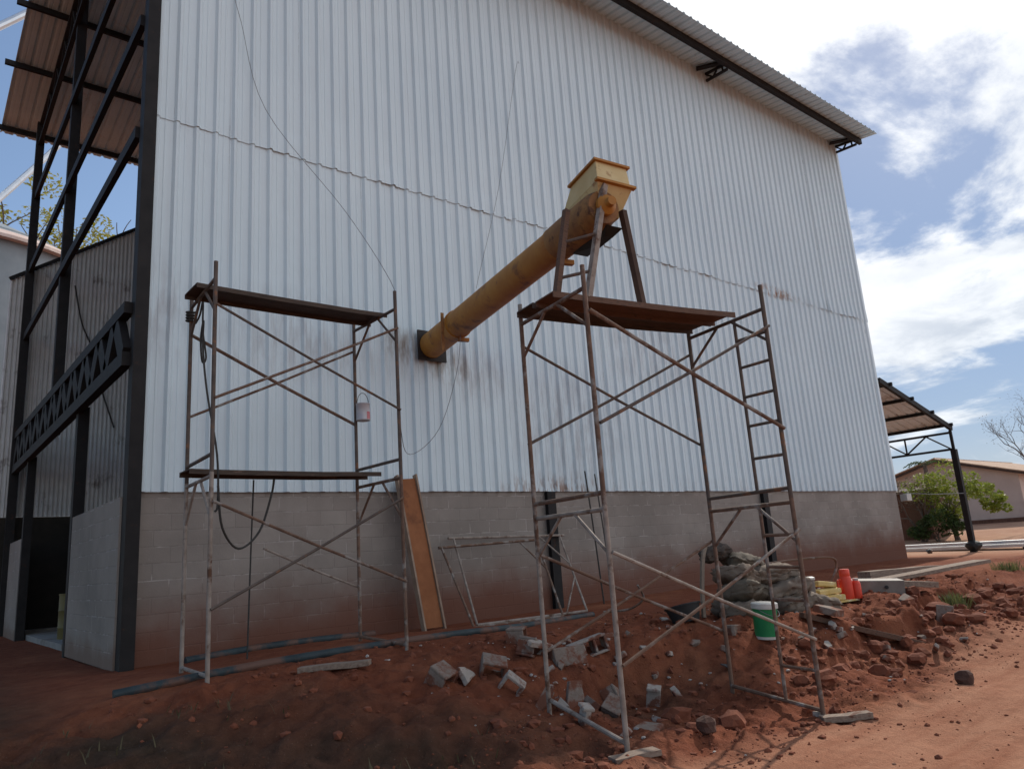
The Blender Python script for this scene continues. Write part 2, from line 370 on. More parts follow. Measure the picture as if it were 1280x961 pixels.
# white trapezoidal wall sheet: dust streaks, dark grey smears, rust at the lap and at the foot
def make_sheet_mat():
    m, t, p, oc = new_mat('white painted wall sheet')
    sep = t.n('ShaderNodeSeparateXYZ'); t.l(oc, sep.inputs[0])
    X, Z = sep.outputs[0], sep.outputs[2]           # building root stands at (2.1, 10.08, -1)
    mp = t.n('ShaderNodeMapping'); mp.inputs['Scale'].default_value = (9, 9, 0.5); t.l(oc, mp.inputs[0])
    streak = t.noise(mp.outputs[0], 1.0, 6, 0.65)
    big = t.noise(oc, 0.35, 3)
    base = t.mix(t.ramp(big, [(0.3, 0.0), (0.7, 1.0)]), (0.545, 0.635, 0.675), (0.605, 0.69, 0.72))
    base = t.mix(t.math('MULTIPLY', t.ramp(streak, [(0.5, 0.0), (0.8, 1.0)]), 0.28), base, (0.44, 0.45, 0.46))
    def blob(cx, cz, rx, rz):
        a = t.math('POWER', t.math('DIVIDE', t.math('SUBTRACT', X, cx), rx), 2)
        b = t.math('POWER', t.math('DIVIDE', t.math('SUBTRACT', Z, cz), rz), 2)
        return t.math('SUBTRACT', 1.0, t.math('ADD', a, b), clamp=True)
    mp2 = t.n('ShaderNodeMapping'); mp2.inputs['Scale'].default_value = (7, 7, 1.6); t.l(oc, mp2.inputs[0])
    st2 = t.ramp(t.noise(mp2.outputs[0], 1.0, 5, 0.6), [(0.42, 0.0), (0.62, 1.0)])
    smear = None
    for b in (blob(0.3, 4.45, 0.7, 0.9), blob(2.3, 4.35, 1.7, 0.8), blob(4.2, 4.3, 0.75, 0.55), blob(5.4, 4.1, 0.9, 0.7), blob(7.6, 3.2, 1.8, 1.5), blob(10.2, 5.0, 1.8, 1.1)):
        smear = b if smear is None else t.math('MAXIMUM', smear, b)
    base = t.mix(t.math('MULTIPLY', t.math('MULTIPLY', smear, st2), 0.55), base, (0.33, 0.33, 0.345))
    smudge = t.math('MAXIMUM', blob(4.05, 4.4, 0.5, 0.35), blob(4.9, 4.15, 0.5, 0.35))  # brown smudges on both sides of the tube end
    base = t.mix(t.math('MULTIPLY', t.math('MULTIPLY', smudge, st2), 0.9), base, (0.2, 0.15, 0.11))
    mp3 = t.n('ShaderNodeMapping'); mp3.inputs['Scale'].default_value = (11, 11, 3.0); t.l(oc, mp3.inputs[0])
    st3 = t.ramp(t.noise(mp3.outputs[0], 1.0, 4, 0.6), [(0.48, 0.0), (0.6, 1.0)])
    rust = blob(15.5, 7.3, 1.25, 0.2)
    base = t.mix(t.math('MULTIPLY', t.math('MULTIPLY', rust, st3), 1.0), base, (0.3, 0.15, 0.08))
    foot = t.math('MULTIPLY', t.smooth(Z, 2.55, 2.03), t.math('MULTIPLY', st3, t.math('MAXIMUM', blob(7.2, 2.1, 1.6, 0.6), t.math('MULTIPLY', blob(14, 2.1, 9, 0.6), 0.25))))
    base = t.mix(foot, base, (0.26, 0.17, 0.13))
    t.l(base, p.inputs['Base Color'])
    p.inputs['Roughness'].default_value = 0.42; p.inputs['Specular IOR Level'].default_value = 0.4
    dent = t.noise(oc, 1.7, 3)
    t.l(t.bump(dent, 0.35, 0.05), p.inputs['Normal'])
    return m
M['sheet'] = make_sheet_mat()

def make_block_mat(name, a, b, wash, plane='XZ', soilh=1.0, soil=1.0):
    m, t, p, oc = new_mat(name)
    sep = t.n('ShaderNodeSeparateXYZ'); t.l(oc, sep.inputs[0])
    cmb = t.n('ShaderNodeCombineXYZ'); t.l(sep.outputs[0 if plane == 'XZ' else 1], cmb.inputs[0]); t.l(sep.outputs[2], cmb.inputs[1])
    wob = t.noise(oc, 3, 3, out='Color')
    vm = t.n('ShaderNodeVectorMath', operation='MULTIPLY_ADD'); t.l(wob, vm.inputs[0]); vm.inputs[1].default_value = (0.02, 0.02, 0); t.l(cmb.outputs[0], vm.inputs[2])
    br = t.n('ShaderNodeTexBrick'); t.l(vm.outputs[0], br.inputs[0])
    br.inputs['Scale'].default_value = 1.0; br.inputs['Brick Width'].default_value = 0.4; br.inputs['Row Height'].default_value = 0.2
    br.inputs['Mortar Size'].default_value = 0.009; br.inputs['Mortar Smooth'].default_value = 0.4
    br.inputs['Color1'].default_value = (*a, 1); br.inputs['Color2'].default_value = (*b, 1)
    br.inputs['Mortar'].default_value = tuple(0.5 * (x + y) * 0.93 for x, y in zip(a, b)) + (1,)
    col = br.outputs['Color']
    patch = t.ramp(t.noise(oc, 0.9, 5, 0.6), [(0.35, 0.0), (0.7, 1.0)])
    col = t.mix(t.math('MULTIPLY', patch, 0.75), col, tuple(0.66 * x for x in a))
    big = t.ramp(t.noise(oc, 0.33, 4, 0.6), [(0.45, 0.0), (0.62, 1.0)])
    col = t.mix(t.math('MULTIPLY', big, 0.35), col, tuple(0.6 * x for x in b))
    # pale mortar squeezed out of some joints
    jn = t.math('MULTIPLY', br.outputs['Fac'], t.ramp(t.noise(oc, 2.6, 4, 0.7), [(0.5, 0.0), (0.6, 1.0)]))
    col = t.mix(t.math('MULTIPLY', jn, 0.6), col, (0.42, 0.38, 0.35))
    sm = t.ramp(t.noise(oc, 7, 4, 0.6), [(0.66, 0.0), (0.74, 1.0)])
    col = t.mix(t.math('MULTIPLY', sm, 0.3), col, (0.33, 0.3, 0.28))
    # red soil splashed up from the ground
    edge = t.math('ADD', t.math('SUBTRACT', sep.outputs[2], t.math('MULTIPLY', sep.outputs[0], 0.016 if plane == 'XZ' else 0.0)), t.math('MULTIPLY', t.math('SUBTRACT', t.noise(oc, 1.3, 5, 0.6), 0.5), 0.7))
    sp = t.math('MULTIPLY', t.smooth(edge, soilh, 0.08), soil)
    col = t.mix(sp, col, wash)
    t.l(col, p.inputs['Base Color']); p.inputs['Roughness'].default_value = 0.95; p.inputs['Specular IOR Level'].default_value = 0.15
    h = t.math('ADD', t.math('MULTIPLY', br.outputs['Fac'], -1.0), t.math('MULTIPLY', t.noise(oc, 60, 3), 0.5))
    t.l(t.bump(h, 0.45, 0.012), p.inputs['Normal'])
    return m
M['blocks'] = make_block_mat('concrete block wall', (0.265, 0.228, 0.2), (0.31, 0.272, 0.24), (0.14, 0.056, 0.036), 'XZ', 1.1, 0.94)
M['blocks_end'] = make_block_mat('grey rendered end wall', (0.29, 0.25, 0.215), (0.3, 0.26, 0.225), (0.16, 0.09, 0.06), 'YZ', 0.35, 0.6)

# red earth
def make_ground_mat():
    m, t, p, oc = new_mat('red earth')
    at = t.n('ShaderNodeAttribute', attribute_name='track').outputs['Fac']
    ad = t.n('ShaderNodeAttribute', attribute_name='shade_soil').outputs['Fac']
    n1 = t.noise(oc, 0.8, 6, 0.6); n2 = t.noise(oc, 6, 6, 0.65); n3 = t.noise(oc, 45, 4, 0.7)
    soil = t.mix(t.ramp(n2, [(0.3, 0.0), (0.7, 1.0)]), (0.125, 0.036, 0.019), (0.21, 0.067, 0.034))
    soil = t.mix(t.ramp(n1, [(0.5, 0.0), (0.75, 0.7)]), soil, (0.29, 0.115, 0.06))
    mp = t.n('ShaderNodeMapping'); mp.inputs['Scale'].default_value = (0.5, 3.0, 1); mp.inputs['Rotation'].default_value = (0, 0, R(-4)); t.l(oc, mp.inputs[0])
    nt = t.noise(mp.outputs[0], 1.3, 6, 0.65)
    road = t.mix(t.ramp(nt, [(0.3, 0.0), (0.72, 1.0)]), (0.265, 0.104, 0.058), (0.42, 0.215, 0.132))
    road = t.mix(t.math('MULTIPLY', t.ramp(n3, [(0.4, 0.0), (0.7, 1.0)]), 0.35), road, (0.18, 0.07, 0.04))
    col = t.mix(at, soil, road)
    dark = t.mix(t.ramp(n2, [(0.35, 0.0), (0.7, 1.0)]), (0.036, 0.024, 0.016), (0.07, 0.043, 0.029))  # dark soil tone that also carries painted shade
    asd = t.n('ShaderNodeAttribute', attribute_name='sand').outputs['Fac']
    col = t.mix(asd, col, t.mix(t.ramp(n1, [(0.3, 0.0), (0.7, 1.0)]), (0.36, 0.19, 0.12), (0.46, 0.28, 0.19)))
    shade_f = t.math('MULTIPLY', ad, t.ramp(n1, [(0.3, 0.55), (0.6, 1.0)]))
    col = t.mix(shade_f, col, dark)
    spk = t.ramp(t.noise(oc, 85, 2, 0.5), [(0.69, 0.0), (0.74, 1.0)])
    col = t.mix(t.math('MULTIPLY', spk, 0.3), col, (0.42, 0.33, 0.27))
    t.l(col, p.inputs['Base Color']); p.inputs['Roughness'].default_value = 1.0; p.inputs['Specular IOR Level'].default_value = 0.1
    h = t.math('ADD', t.math('MULTIPLY', n2, 1.0), t.math('ADD', t.math('MULTIPLY', n3, 0.45), t.math('MULTIPLY', t.noise(oc, 160, 3), 0.15)))
    t.l(t.bump(h, 0.75, 0.05), p.inputs['Normal'])
    return m
M['ground'] = make_ground_mat()

# ---------------------------------------------------------------- ground: one sheet to the horizon
def axis(lo_far, lo, hi, hi_far, step, grow=1.07):
    a = list(np.arange(lo, hi + 1e-6, step)); s = step; x = hi
    while x < hi_far: s *= grow; x += s; a.append(x)
    b = []; s = step; x = lo
    while x > lo_far: s *= grow; x -= s; b.append(x)
    return np.array(b[::-1] + a)
gx = axis(-260, 0.2, 13.0, 420, 0.032, 1.06); gy = axis(-160, 2.2, 8.2, 420, 0.032, 1.06)
GX, GY = np.meshgrid(gx, gy)
GZ = ground_z(GX, GY)
def build_ground():
    ny, nx = GX.shape
    me = bpy.data.meshes.new('ground')
    co = np.stack([GX, GY, GZ], -1).reshape(-1, 3).astype(np.float32)
    idx = np.arange(nx * ny).reshape(ny, nx)
    q = np.stack([idx[:-1, :-1], idx[:-1, 1:], idx[1:, 1:], idx[1:, :-1]], -1).reshape(-1, 4).astype(np.int32)
    me.vertices.add(len(co)); me.vertices.foreach_set('co', co.ravel())
    me.loops.add(q.size); me.loops.foreach_set('vertex_index', q.ravel())
    me.polygons.add(len(q)); me.polygons.foreach_set('loop_start', np.arange(0, q.size, 4, dtype=np.int32))
    me.polygons.foreach_set('loop_total', np.full(len(q), 4, np.int32)); me.update(calc_edges=True)
    x = co[:, 0]; y = co[:, 1]
    track = 1 - rough_mask(x, y)
    track = track * np.clip(1 - sstep(4.2, 5.6, y - 0.10 * np.clip(x - 8, 0, 12)) * (1 - sstep(20, 26, x)), 0, 1)
    track = np.clip(track + 0.25 * fbm(x, y, 3, 1.1) * (track > 0.02), 0, 1)
    shade = (1 - sstep(2.6, 4.4, x + 0.55 * fbm(x, y, 3, 0.8) - 0.9 * (5.4 - y))) * (1 - sstep(6.5, 7.3, y + 0.3 * fbm(x, y + 9, 3, 1.0)))  # dark soil at left, with the foreground shade painted into its colour
    shade = np.maximum(shade, (1 - sstep(0.6, 1.6, x)) * (1 - sstep(9.5, 14, y)) * 0.9)
    shade = shade * sstep(4.0, 4.6, y + 0.3 * perlin(x, y))
    shade = np.maximum(shade, 0.75 * np.exp(-(((x - 5.7 + 0.4 * fbm(x, y, 2, 1.5)) / 1.0) ** 2 + ((y - 5.25 + 0.3 * fbm(x + 5, y, 2, 1.5)) / 0.42) ** 2)))  # shade of the hollow painted into the soil colour
    track = track * (1 - shade)
    sand = sstep(24.5, 28.5, x + 0.6 * fbm(x, y, 3, 0.4) + 0.35 * (y - 10))
    for nm, d in (('track', track), ('shade_soil', shade), ('sand', sand)):
        a = me.attributes.new(nm, 'FLOAT', 'POINT'); a.data.foreach_set('value', d.astype(np.float32))
    me.polygons.foreach_set('use_smooth', [True] * len(q))
    me.materials.append(M['ground'])
    o = bpy.data.objects.new('ground', me); COL.objects.link(o)
    return tag(o, 'red earth ground with a driven track and a churned bank', 'ground', kind='structure')
build_ground()

# ---------------------------------------------------------------- the warehouse
PITCH = 0.265
def prof(x0, n, d=0.047, rib=(0.0, 0.022, 0.055, 0.077), stiff=True):
    """trapezoidal profile points (x, depth) for n pitches from x0"""
    o = []
    for k in range(n):
        b = x0 + k * PITCH
        o += [(b + 0.02, 0), (b + 0.052, d), (b + 0.082, d), (b + 0.114, 0)]
        if stiff: o += [(b + 0.168, 0), (b + 0.178, 0.006), (b + 0.19, 0.006), (b + 0.2, 0)]
    o.append((x0 + n * PITCH, 0))
    return [(x0, 0)] + o

WX0, WX1, WY, WYB = 2.1, 22.72, 10.08, 20.4
EAVE_Y, EAVE_Z, RIDGE_Y, RSL = 8.79, 12.0, 15.25, 0.12
def roof_z(y): return EAVE_Z + RSL * ((y - EAVE_Y) if y < RIDGE_Y else (2 * RIDGE_Y - EAVE_Y - y))
wh = thing('warehouse', (2.1, 10.08, -1.0), 'tall white corrugated metal warehouse with a grey block base and overhanging roof', 'warehouse')

def sheeting(z0, z1, y, jit):
    mb = MB(); rnd = random.Random(int(z0 * 10))
    x = WX0 + 0.16
    while x < WX1 - 0.2:
        n = min(4, int((WX1 - x) / PITCH + 1e-6))
        if n < 1: break
        zb = z0 + rnd.uniform(-jit, jit); zt = z1; yo = y - rnd.uniform(0, 0.005); tilt = rnd.uniform(-0.004, 0.004)
        P = prof(x, n)
        rows = []
        bul = rnd.uniform(0.0, 0.034) if jit > 0.01 else 0.0
        for z in (zb, zb + 0.1, zb + 0.4, (zb * 2 + zt) / 3, (zb + 2 * zt) / 3, zt):
            k = max(0.0, 1 - (z - zb) / 0.4)
            rows.append([(px + tilt * (z - zb) * 0.2, yo - d - bul * k * (0.5 + 0.5 * math.sin(px * 7 + zb * 90)), z) for px, d in P])
        mb.sheet(rows)
        x += n * PITCH
    return mb
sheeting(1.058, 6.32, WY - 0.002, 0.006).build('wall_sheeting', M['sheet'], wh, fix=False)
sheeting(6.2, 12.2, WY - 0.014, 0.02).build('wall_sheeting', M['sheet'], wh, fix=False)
# girts behind the sheeting (seen edge on under the first sheet) and the block wall
gir = MB()
for z in (1.2, 3.4, 5.9, 8.2, 10.4): gir.box(((WX0 + WX1) / 2, WY + 0.06, z), (WX1 - WX0 - 0.3, 0.05, 0.1))
gir.build('wall_girt', M['steel_dark'], wh)
MB().box(((2.22 + 22.6) / 2, WY + 0.12, 0.02), (22.6 - 2.22, 0.19, 2.12)).build('block_wall', M['blocks'], wh)
# flashing strip between block wall and sheet: dark gap
MB().box(((2.22 + 22.6) / 2, WY + 0.1, 1.125), (20.3, 0.16, 0.04)).build('wall_plate', M['steel_dark'], wh)
# columns on the front
for x, w, y0, y1 in ((2.205, 0.13, 9.95, 10.17),):
    MB().box((x, (y0 + y1) / 2, 5.45), (w, y1 - y0, 13.1)).box((x + 0.01, y0 - 0.012, 5.45), (w + 0.03, 0.02, 13.1)).build('column', M['steel_dark'], wh)
for x, w in ((9.02, 0.13), (15.72, 0.13)):
    MB().box((x, WY - 0.03, 0.0), (w, 0.1, 2.1)).box((x, WY - 0.085, 0.0), (w + 0.06, 0.014, 2.1)).build('column', M['steel_dark'], wh)
MB().box((22.58, WY + 0.2, 5.5), (0.1, 0.2, 13.0)).build('column', M['steel_dark'], wh)
# left end: open bay framed in dark steel, two block panels and a doorway between
for y, xx, zb in ((16.2, 2.19, 2.78), (21.2, 2.1, -1.1)):
    MB().bar((xx, y, zb), (xx, y, roof_z(y) - 0.15), 0.15, 0.18, (1, 0, 0)).build('column', M['steel_dark'], wh)
for z in (5.98, 7.75, 9.75):
    MB().bar((2.13, 10.2, z), (2.1, 21.2, z + 0.04), 0.08, 0.17).build('end_girt', M['steel_dark'], wh)
lat = MB(); lat.bar((2.1, 10.1, 3.42), (2.1, 21.1, 3.55), 0.12, 0.15); lat.bar((2.1, 10.1, 2.74), (2.1, 21.1, 2.74), 0.12, 0.18)
for k in range(11):
    y = 10.2 + k * 0.99
    lat.bar((2.1, y, 2.8), (2.1, y + 0.495, 3.42), 0.1, 0.27); lat.bar((2.1, y + 0.495, 3.42), (2.1, y + 0.99, 2.8), 0.1, 0.27)
lat.build('lattice_beam', M['steel_dark'], wh)
MB().box((2.19, (10.17 + 13.3) / 2, 0.0), (0.15, 13.3 - 10.17, 2.02)).build('end_block_wall', M['blocks_end'], wh)
MB().box((2.19, (19.1 + 21.05) / 2, 0.0), (0.15, 21.05 - 19.1, 2.06)).build('end_block_wall', M['blocks_end'], wh)
for y in (13.4, 19.0):
    MB().box((2.19, y, 0.85), (0.16, 0.16, 3.8)).build('door_post', M['steel_dark'], wh)
# far side: raked wavy sheet wall above a wall coloured near black as interior gloom
rk = MB(); rows_b = []; rows_t = []
x = 1.72
while x < 4.98:
    for dx, d in ((0, 0), (0.018, 0.04), (0.05, 0.04), (0.068, 0)):
        xx = x + dx; rows_b.append((xx, 21.4 - d, 1.66)); rows_t.append((xx, 21.4 - d, 9.45 - 0.706 * (4.43 - xx)))
    x += 0.098
rk.sheet([rows_b, rows_t]).build('raked_sheet_wall', M['wavy'], wh, fix=False)
MB().bar((1.7, 21.33, 7.54), (4.98, 21.33, 9.86), 0.06, 0.08).build('raked_wall_trim', M['steel_dark'], wh)
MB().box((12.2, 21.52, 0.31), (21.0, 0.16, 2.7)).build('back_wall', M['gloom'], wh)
bk = MB(); P = prof(5.0, int((22.7 - 5.0) / PITCH), stiff=False)
bk.sheet([[(a, 21.4 + d, 1.66) for a, d in P], [(a, 21.4 + d, 11.9) for a, d in P]]).build('back_sheeting', M['wavy'], wh, fix=False)
MB().box((5.0, 21.3, 5.4), (0.2, 0.2, 13.0)).build('column', M['steel_dark'], wh)
# right gable end
ge = MB(); ys = [10.2 + k * 0.09 for k in range(125)]
ge.sheet([[(22.64 + (0.03 if (k // 2) % 2 else 0), y, 1.08) for k, y in enumerate(ys)], [(22.64 + (0.03 if (k // 2) % 2 else 0), y, roof_z(y) - 0.04) for k, y in enumerate(ys)]])
ge.build('end_sheeting', M['sheet'], wh, fix=False)
MB().box((22.62, 15.8, 0.0), (0.15, 11.0, 2.1)).build('end_block_wall', M['blocks_end'], wh)
fl = MB().box((12.4, 15.8, -1.03), (20.2, 11.0, 0.2)).build('floor', M['plaster'], None); tag(fl, 'grey concrete floor inside the warehouse', 'floor', kind='structure')
# roof
P = prof(1.28, int((22.98 - 1.28) / PITCH), d=0.042)
rf = MB(); 
ysr = [EAVE_Y, 10.0, 11.6, 13.3, RIDGE_Y, 17.0, 18.8, 20.4, 22.25]
roof = rf.sheet([[(a, y, roof_z(y) + d) for a, d in P] for y in ysr]).build('roof_sheet', M['roof_sheet'], wh, fix=False)
sl = roof.modifiers.new('thickness', 'SOLIDIFY'); sl.thickness = 0.004; sl.offset = 1
MB().box(((1.3 + 22.9) / 2, RIDGE_Y, roof_z(RIDGE_Y) + 0.075), (21.6, 0.5, 0.02)).build('ridge_cap', M['roof_sheet'], roof)
for y in (9.33, 11.3, 13.3, 15.25, 17.25, 19.3, 21.9):
    h = 0.17 if y < 9.5 else 0.13
    MB().box((12.03, y, roof_z(y) - h / 2 - 0.008), (21.9 if y > 9.5 else 21.4, 0.07 if y > 9.5 else 0.1, h)).build('purlin', M['steel_dark'], roof)
# rafters with brackets reaching under the eave
for x in (2.1, 9.0, 15.72, 22.5):
    r = MB()
    r.bar((x, 10.1, roof_z(10.1) - 0.2), (x, RIDGE_Y, roof_z(RIDGE_Y) - 0.2), 0.1, 0.1); r.bar((x, RIDGE_Y, roof_z(RIDGE_Y) - 0.2), (x, 21.2, roof_z(21.2) - 0.2), 0.1, 0.1)
    r.bar((x, 10.2, 11.3), (x, RIDGE_Y, 11.7), 0.09, 0.1); r.bar((x, RIDGE_Y, 11.7), (x, 21.2, 11.3), 0.09, 0.1)
    for k in range(10):
        y0 = 10.3 + k; r.bar((x, y0, 11.33 + 0.08 * min(k, 10 - k)), (x, y0 + 0.5, roof_z(y0 + 0.5) - 0.22), 0.05, 0.05); r.bar((x, y0 + 0.5, roof_z(y0 + 0.5) - 0.22), (x, y0 + 1, 11.33 + 0.08 * min(k + 1, 9 - k)), 0.05, 0.05)
    r.build('rafter', M['steel_dark'], wh)
    b = MB(); za = roof_z(9.4) - 0.2
    b.bar((x, 10.02, 12.08), (x, 9.38, za + 0.14), 0.06, 0.06); b.bar((x, 10.02, 11.88), (x, 9.36, za - 0.03), 0.06, 0.06)
    b.bar((x, 9.99, 12.04), (x, 9.8, za + 0.0), 0.04, 0.04); b.bar((x, 9.8, za), (x, 9.68, 12.0), 0.04, 0.04); b.bar((x, 9.5, za - 0.02), (x, 9.5, za + 0.12), 0.04, 0.04)
    b.bar((x - 0.45, 9.98, 12.04), (x - 0.08, 9.42, za + 0.16), 0.14, 0.05)
    b.build('eave_bracket', M['steel_dark'], wh)
# a small white box at the far corner of the wall with a thin wire to the shed post
jb = MB().box((22.95, 10.0, 0.86), (0.3, 0.2, 0.2)); jb.build('junction_box', M['white_pl'], wh, bevel=0.01)

# ---------------------------------------------------------------- open shed at the far end
sh = thing('open_shed', (27.4, 10.15, -0.92), 'open sided lean-to shed with a dark lattice frame at the far end of the warehouse', 'shed')
def shed_z(x): return 4.35 - (x - 23.0) * 0.258
SP = []; y = 10.15
while y < 19.8:
    SP += [(y + 0.02, 0), (y + 0.04, 0.035), (y + 0.09, 0.035), (y + 0.11, 0)]; y += 0.3
MB().sheet([[(x, y, shed_z(x) + 0.12 + d) for y, d in SP] for x in (22.8, 25, 27.55)]).build('roof_sheet', M['canopy_sheet'], sh, fix=False)
MB().bar((22.8, 10.12, shed_z(22.8)), (27.55, 10.12, shed_z(27.55)), 0.1, 0.16).build('edge_beam', M['steel_dark'], sh)
for y in (13.3, 16.5, 19.6): MB().bar((22.8, y, shed_z(22.8) - 0.05), (27.55, y, shed_z(27.55) - 0.05), 0.1, 0.14).build('rafter', M['steel_dark'], sh)
for x in (23.4, 24.75, 26.1, 27.42):
    MB().bar((x, 10.0, shed_z(x) + 0.075), (x, 19.8, shed_z(x) + 0.075), 0.08, 0.1).build('purlin', M['steel_dark'], sh)
g = MB(); g.bar((27.42, 10.15, 3.02), (27.42, 19.7, 3.02), 0.07, 0.07); g.bar((27.42, 10.15, 2.46), (27.42, 19.7, 2.46), 0.07, 0.07)
ya = 10.2; k = 0
while ya < 19.2:
    g.bar((27.42, ya, 2.48), (27.42, ya + 0.72, 3.0), 0.045, 0.045); g.bar((27.42, ya + 0.72, 3.0), (27.42, ya + 1.44, 2.48), 0.045, 0.045); g.bar((27.42, ya + 1.44, 2.48), (27.42, ya + 1.44, 3.0), 0.045, 0.045); ya += 1.44
g.build('lattice_girder', M['steel_dark'], sh)
po = MB().bar((27.42, 10.12, -1.0), (27.42, 10.12, 2.45), 0.17, 0.17, (1, 0, 0)).bar((27.42, 10.12, 2.45), (27.42, 10.12, 3.1), 0.08, 0.08, (1, 0, 0)).build('post', M['steel_dark'], sh)
MB().rock((27.42, 10.1, -0.72), (0.27, 0.25, 0.18), 4, 2, 0.12).build('post_wrap', M['black'], po)
MB().bar((27.42, 19.6, -1.0), (27.42, 19.6, 3.1), 0.17, 0.17, (1, 0, 0)).build('post', M['steel_dark'], sh)
w = MB().tube([(22.95, 9.98, 0.98), (25, 10.0, 0.95), (27.4, 10.05, 0.98)], 0.012, 5).build('wire', M['cable'])
tag(w, 'thin wire strung from the warehouse corner to the shed post', 'wire')

# ---------------------------------------------------------------- scaffolds
def P3(l, z): return Vector((l[0], l[1], z))
def lerp(a, b, t): return Vector(a) + (Vector(b) - Vector(a)) * t
def frame(sc_root, far, near, z0, z1, tip, mat, corner=True, ladder=None, lowbar=None, gusset=0.32):
    """one welded frame: two legs, top and bottom rung, two corner braces"""
    fr = MB(); a0, a1, b0, b1 = P3(far, z0[0]), P3(far, z1), P3(near, z0[1]), P3(near, z1)
    fr.tube([P3(far, z1 - 0.06), P3(near, z1 - 0.06)], 0.019, 8)
    f = fr.build('frame', mat, sc_root, smooth=True)
    for l, zz in ((far, z0[0]), (near, z0[1])):
        MB().tube([P3(l, zz), P3(l, (zz + z1) / 2), P3(l, z1 + tip)], 0.0205, 10).build('leg', mat, f, smooth=True)
    if lowbar is not None: MB().tube([P3(far, lowbar[0]), P3(near, lowbar[1])], 0.019, 8).build('rung', mat, f, smooth=True)
    if corner:
        for l, o, s in ((far, near, 0.4), (near, far, 0.4)):
            MB().tube([P3(l, z1 - 0.06 - gusset), lerp(P3(l, z1 - 0.07), P3(o, z1 - 0.07), s)], 0.015, 7).build('corner_brace', mat, f, smooth=True)
    if ladder:
        t, zs, zb = ladder; st = lerp(P3(near, 0), P3(far, 0), t)
        MB().tube([(st.x, st.y, zb), (st.x, st.y, z1 - 0.06)], 0.0165, 8).build('ladder_stile', mat, f, smooth=True)
        for z in zs: MB().tube([P3(near, z), (st.x, st.y, z + 0.01)], 0.0155, 7).build('rung', mat, f, smooth=True)
    return f
def brace(root, p, q, mat, r=0.0145):
    MB().tube([p, lerp(p, q, 0.5) + Vector((0, 0, -0.012)), q], r, 8).build('cross_brace', mat, root, smooth=True)

RLa, RLb, RRa, RRb = (4.48, 5.20), (4.305, 4.16), (6.55, 4.83), (6.37, 3.79)
s = thing('scaffold', (5.42, 4.5, -1.47), 'two storey rusty tube scaffold with a ladder end under the yellow chute head', 'scaffold')
zl = [gz(*q) + 0.0 for q in (RLa, RLb, RRa, RRb)]
frame(s, RLa, RLb, (zl[0] - 0.03, zl[1]), 0.36, -0.02, M['tube_pale'], gusset=0.34, lowbar=(zl[0] + 0.12, zl[1] + 0.07))
frame(s, RRa, RRb, (zl[2] - 0.03, zl[3]), 0.36, -0.02, M['tube_rust'], gusset=0.36, lowbar=(zl[2] + 0.06, zl[3] + 0.07), ladder=(0.37, (0.01, -0.28, -0.57, -1.16), zl[3] + 0.12))
frame(s, RLa, RLb, (0.335, 0.335), 2.19, 0.14, M['tube_rust'], lowbar=(0.43, 0.43), gusset=0.33)
frame(s, RRa, RRb, (0.335, 0.335), 2.22, 0.18, M['tube_dark'], lowbar=(0.43, 0.43), ladder=(0.37, (1.93, 1.65, 1.35, 1.06, 0.74), 0.43))
of = Vector((0.008, -0.03, 0)); ob = Vector((0.006, 0.03, 0))
brace(s, P3(RLb, 1.93) + of, P3(RRb, 0.98) + of, M['tube_rust'], 0.018); brace(s, P3(RLb, 0.98) + of, P3(RRb, 1.98) + of, M['tube_dark'])
brace(s, P3(RLa, 1.93) + ob, P3(RRa, 1.0) + ob, M['tube_dark']); brace(s, P3(RLa, 0.98) + ob, P3(RRa, 1.98) + ob, M['tube_dark'])
brace(s, P3(RLb, -0.03) + of, P3(RRb, -0.9) + of, M['tube_pale']); brace(s, P3(RLb, -0.86) + of, P3(RRb, 0.05) + of, M['tube_rust'])
brace(s, P3(RLa, 0.0) + ob, P3(RRa, -0.88) + ob, M['tube_rust']); brace(s, P3(RLa, -0.85) + ob, P3(RRa, 0.0) + ob, M['tube_rust'])

LLa, LLb, LRa, LRb = (2.35, 8.29), (2.29, 7.29), (4.33, 8.29), (4.35, 7.29)
s = thing('scaffold', (3.33, 7.79, -0.88), 'two storey rusty tube scaffold without ladder standing on the blue pipe by the corner', 'scaffold')
zq = [gz(*q) for q in (LLa, LLb, LRa, LRb)]
frame(s, LLa, LLb, (zq[0], zq[1]), 0.98, -0.02, M['tube_pale'], lowbar=(zq[0] + 0.05, zq[1] + 0.06), gusset=0.4)
frame(s, LRa, LRb, (zq[2], zq[3]), 0.98, -0.02, M['tube_rust'], lowbar=(zq[2] + 0.05, zq[3] + 0.06), gusset=0.45)
frame(s, LLa, LLb, (0.955, 0.955), 2.96, 0.12, M['tube_dark'], lowbar=(1.13, 1.13), gusset=0.34)
frame(s, LRa, LRb, (0.955, 0.955), 2.96, 0.16, M['tube_dark'], lowbar=(1.13, 1.13), gusset=0.4)
brace(s, P3(LLb, 2.62) + of, P3(LRb, 1.69) + of, M['tube_dark']); brace(s, P3(LLb, 1.67) + of, P3(LRb, 2.66) + of, M['tube_rust'])
brace(s, P3(LLa, 2.6) + ob, P3(LRa, 1.7) + ob, M['tube_rust'], 0.02); brace(s, P3(LLa, 1.67) + ob, P3(LRa, 2.64) + ob, M['tube_rust'])
brace(s, P3(LLb, 0.68) + of, P3(LRb, -0.2) + of, M['tube_rust']); brace(s, P3(LLb, -0.3) + of, P3(LRb, 0.7) + of, M['tube_dark'])
brace(s, lerp(P3(LLa, 0.62), P3(LRa, -0.25), 0.42) + ob, P3(LRa, -0.25) + ob, M['tube_pale'], 0.012)

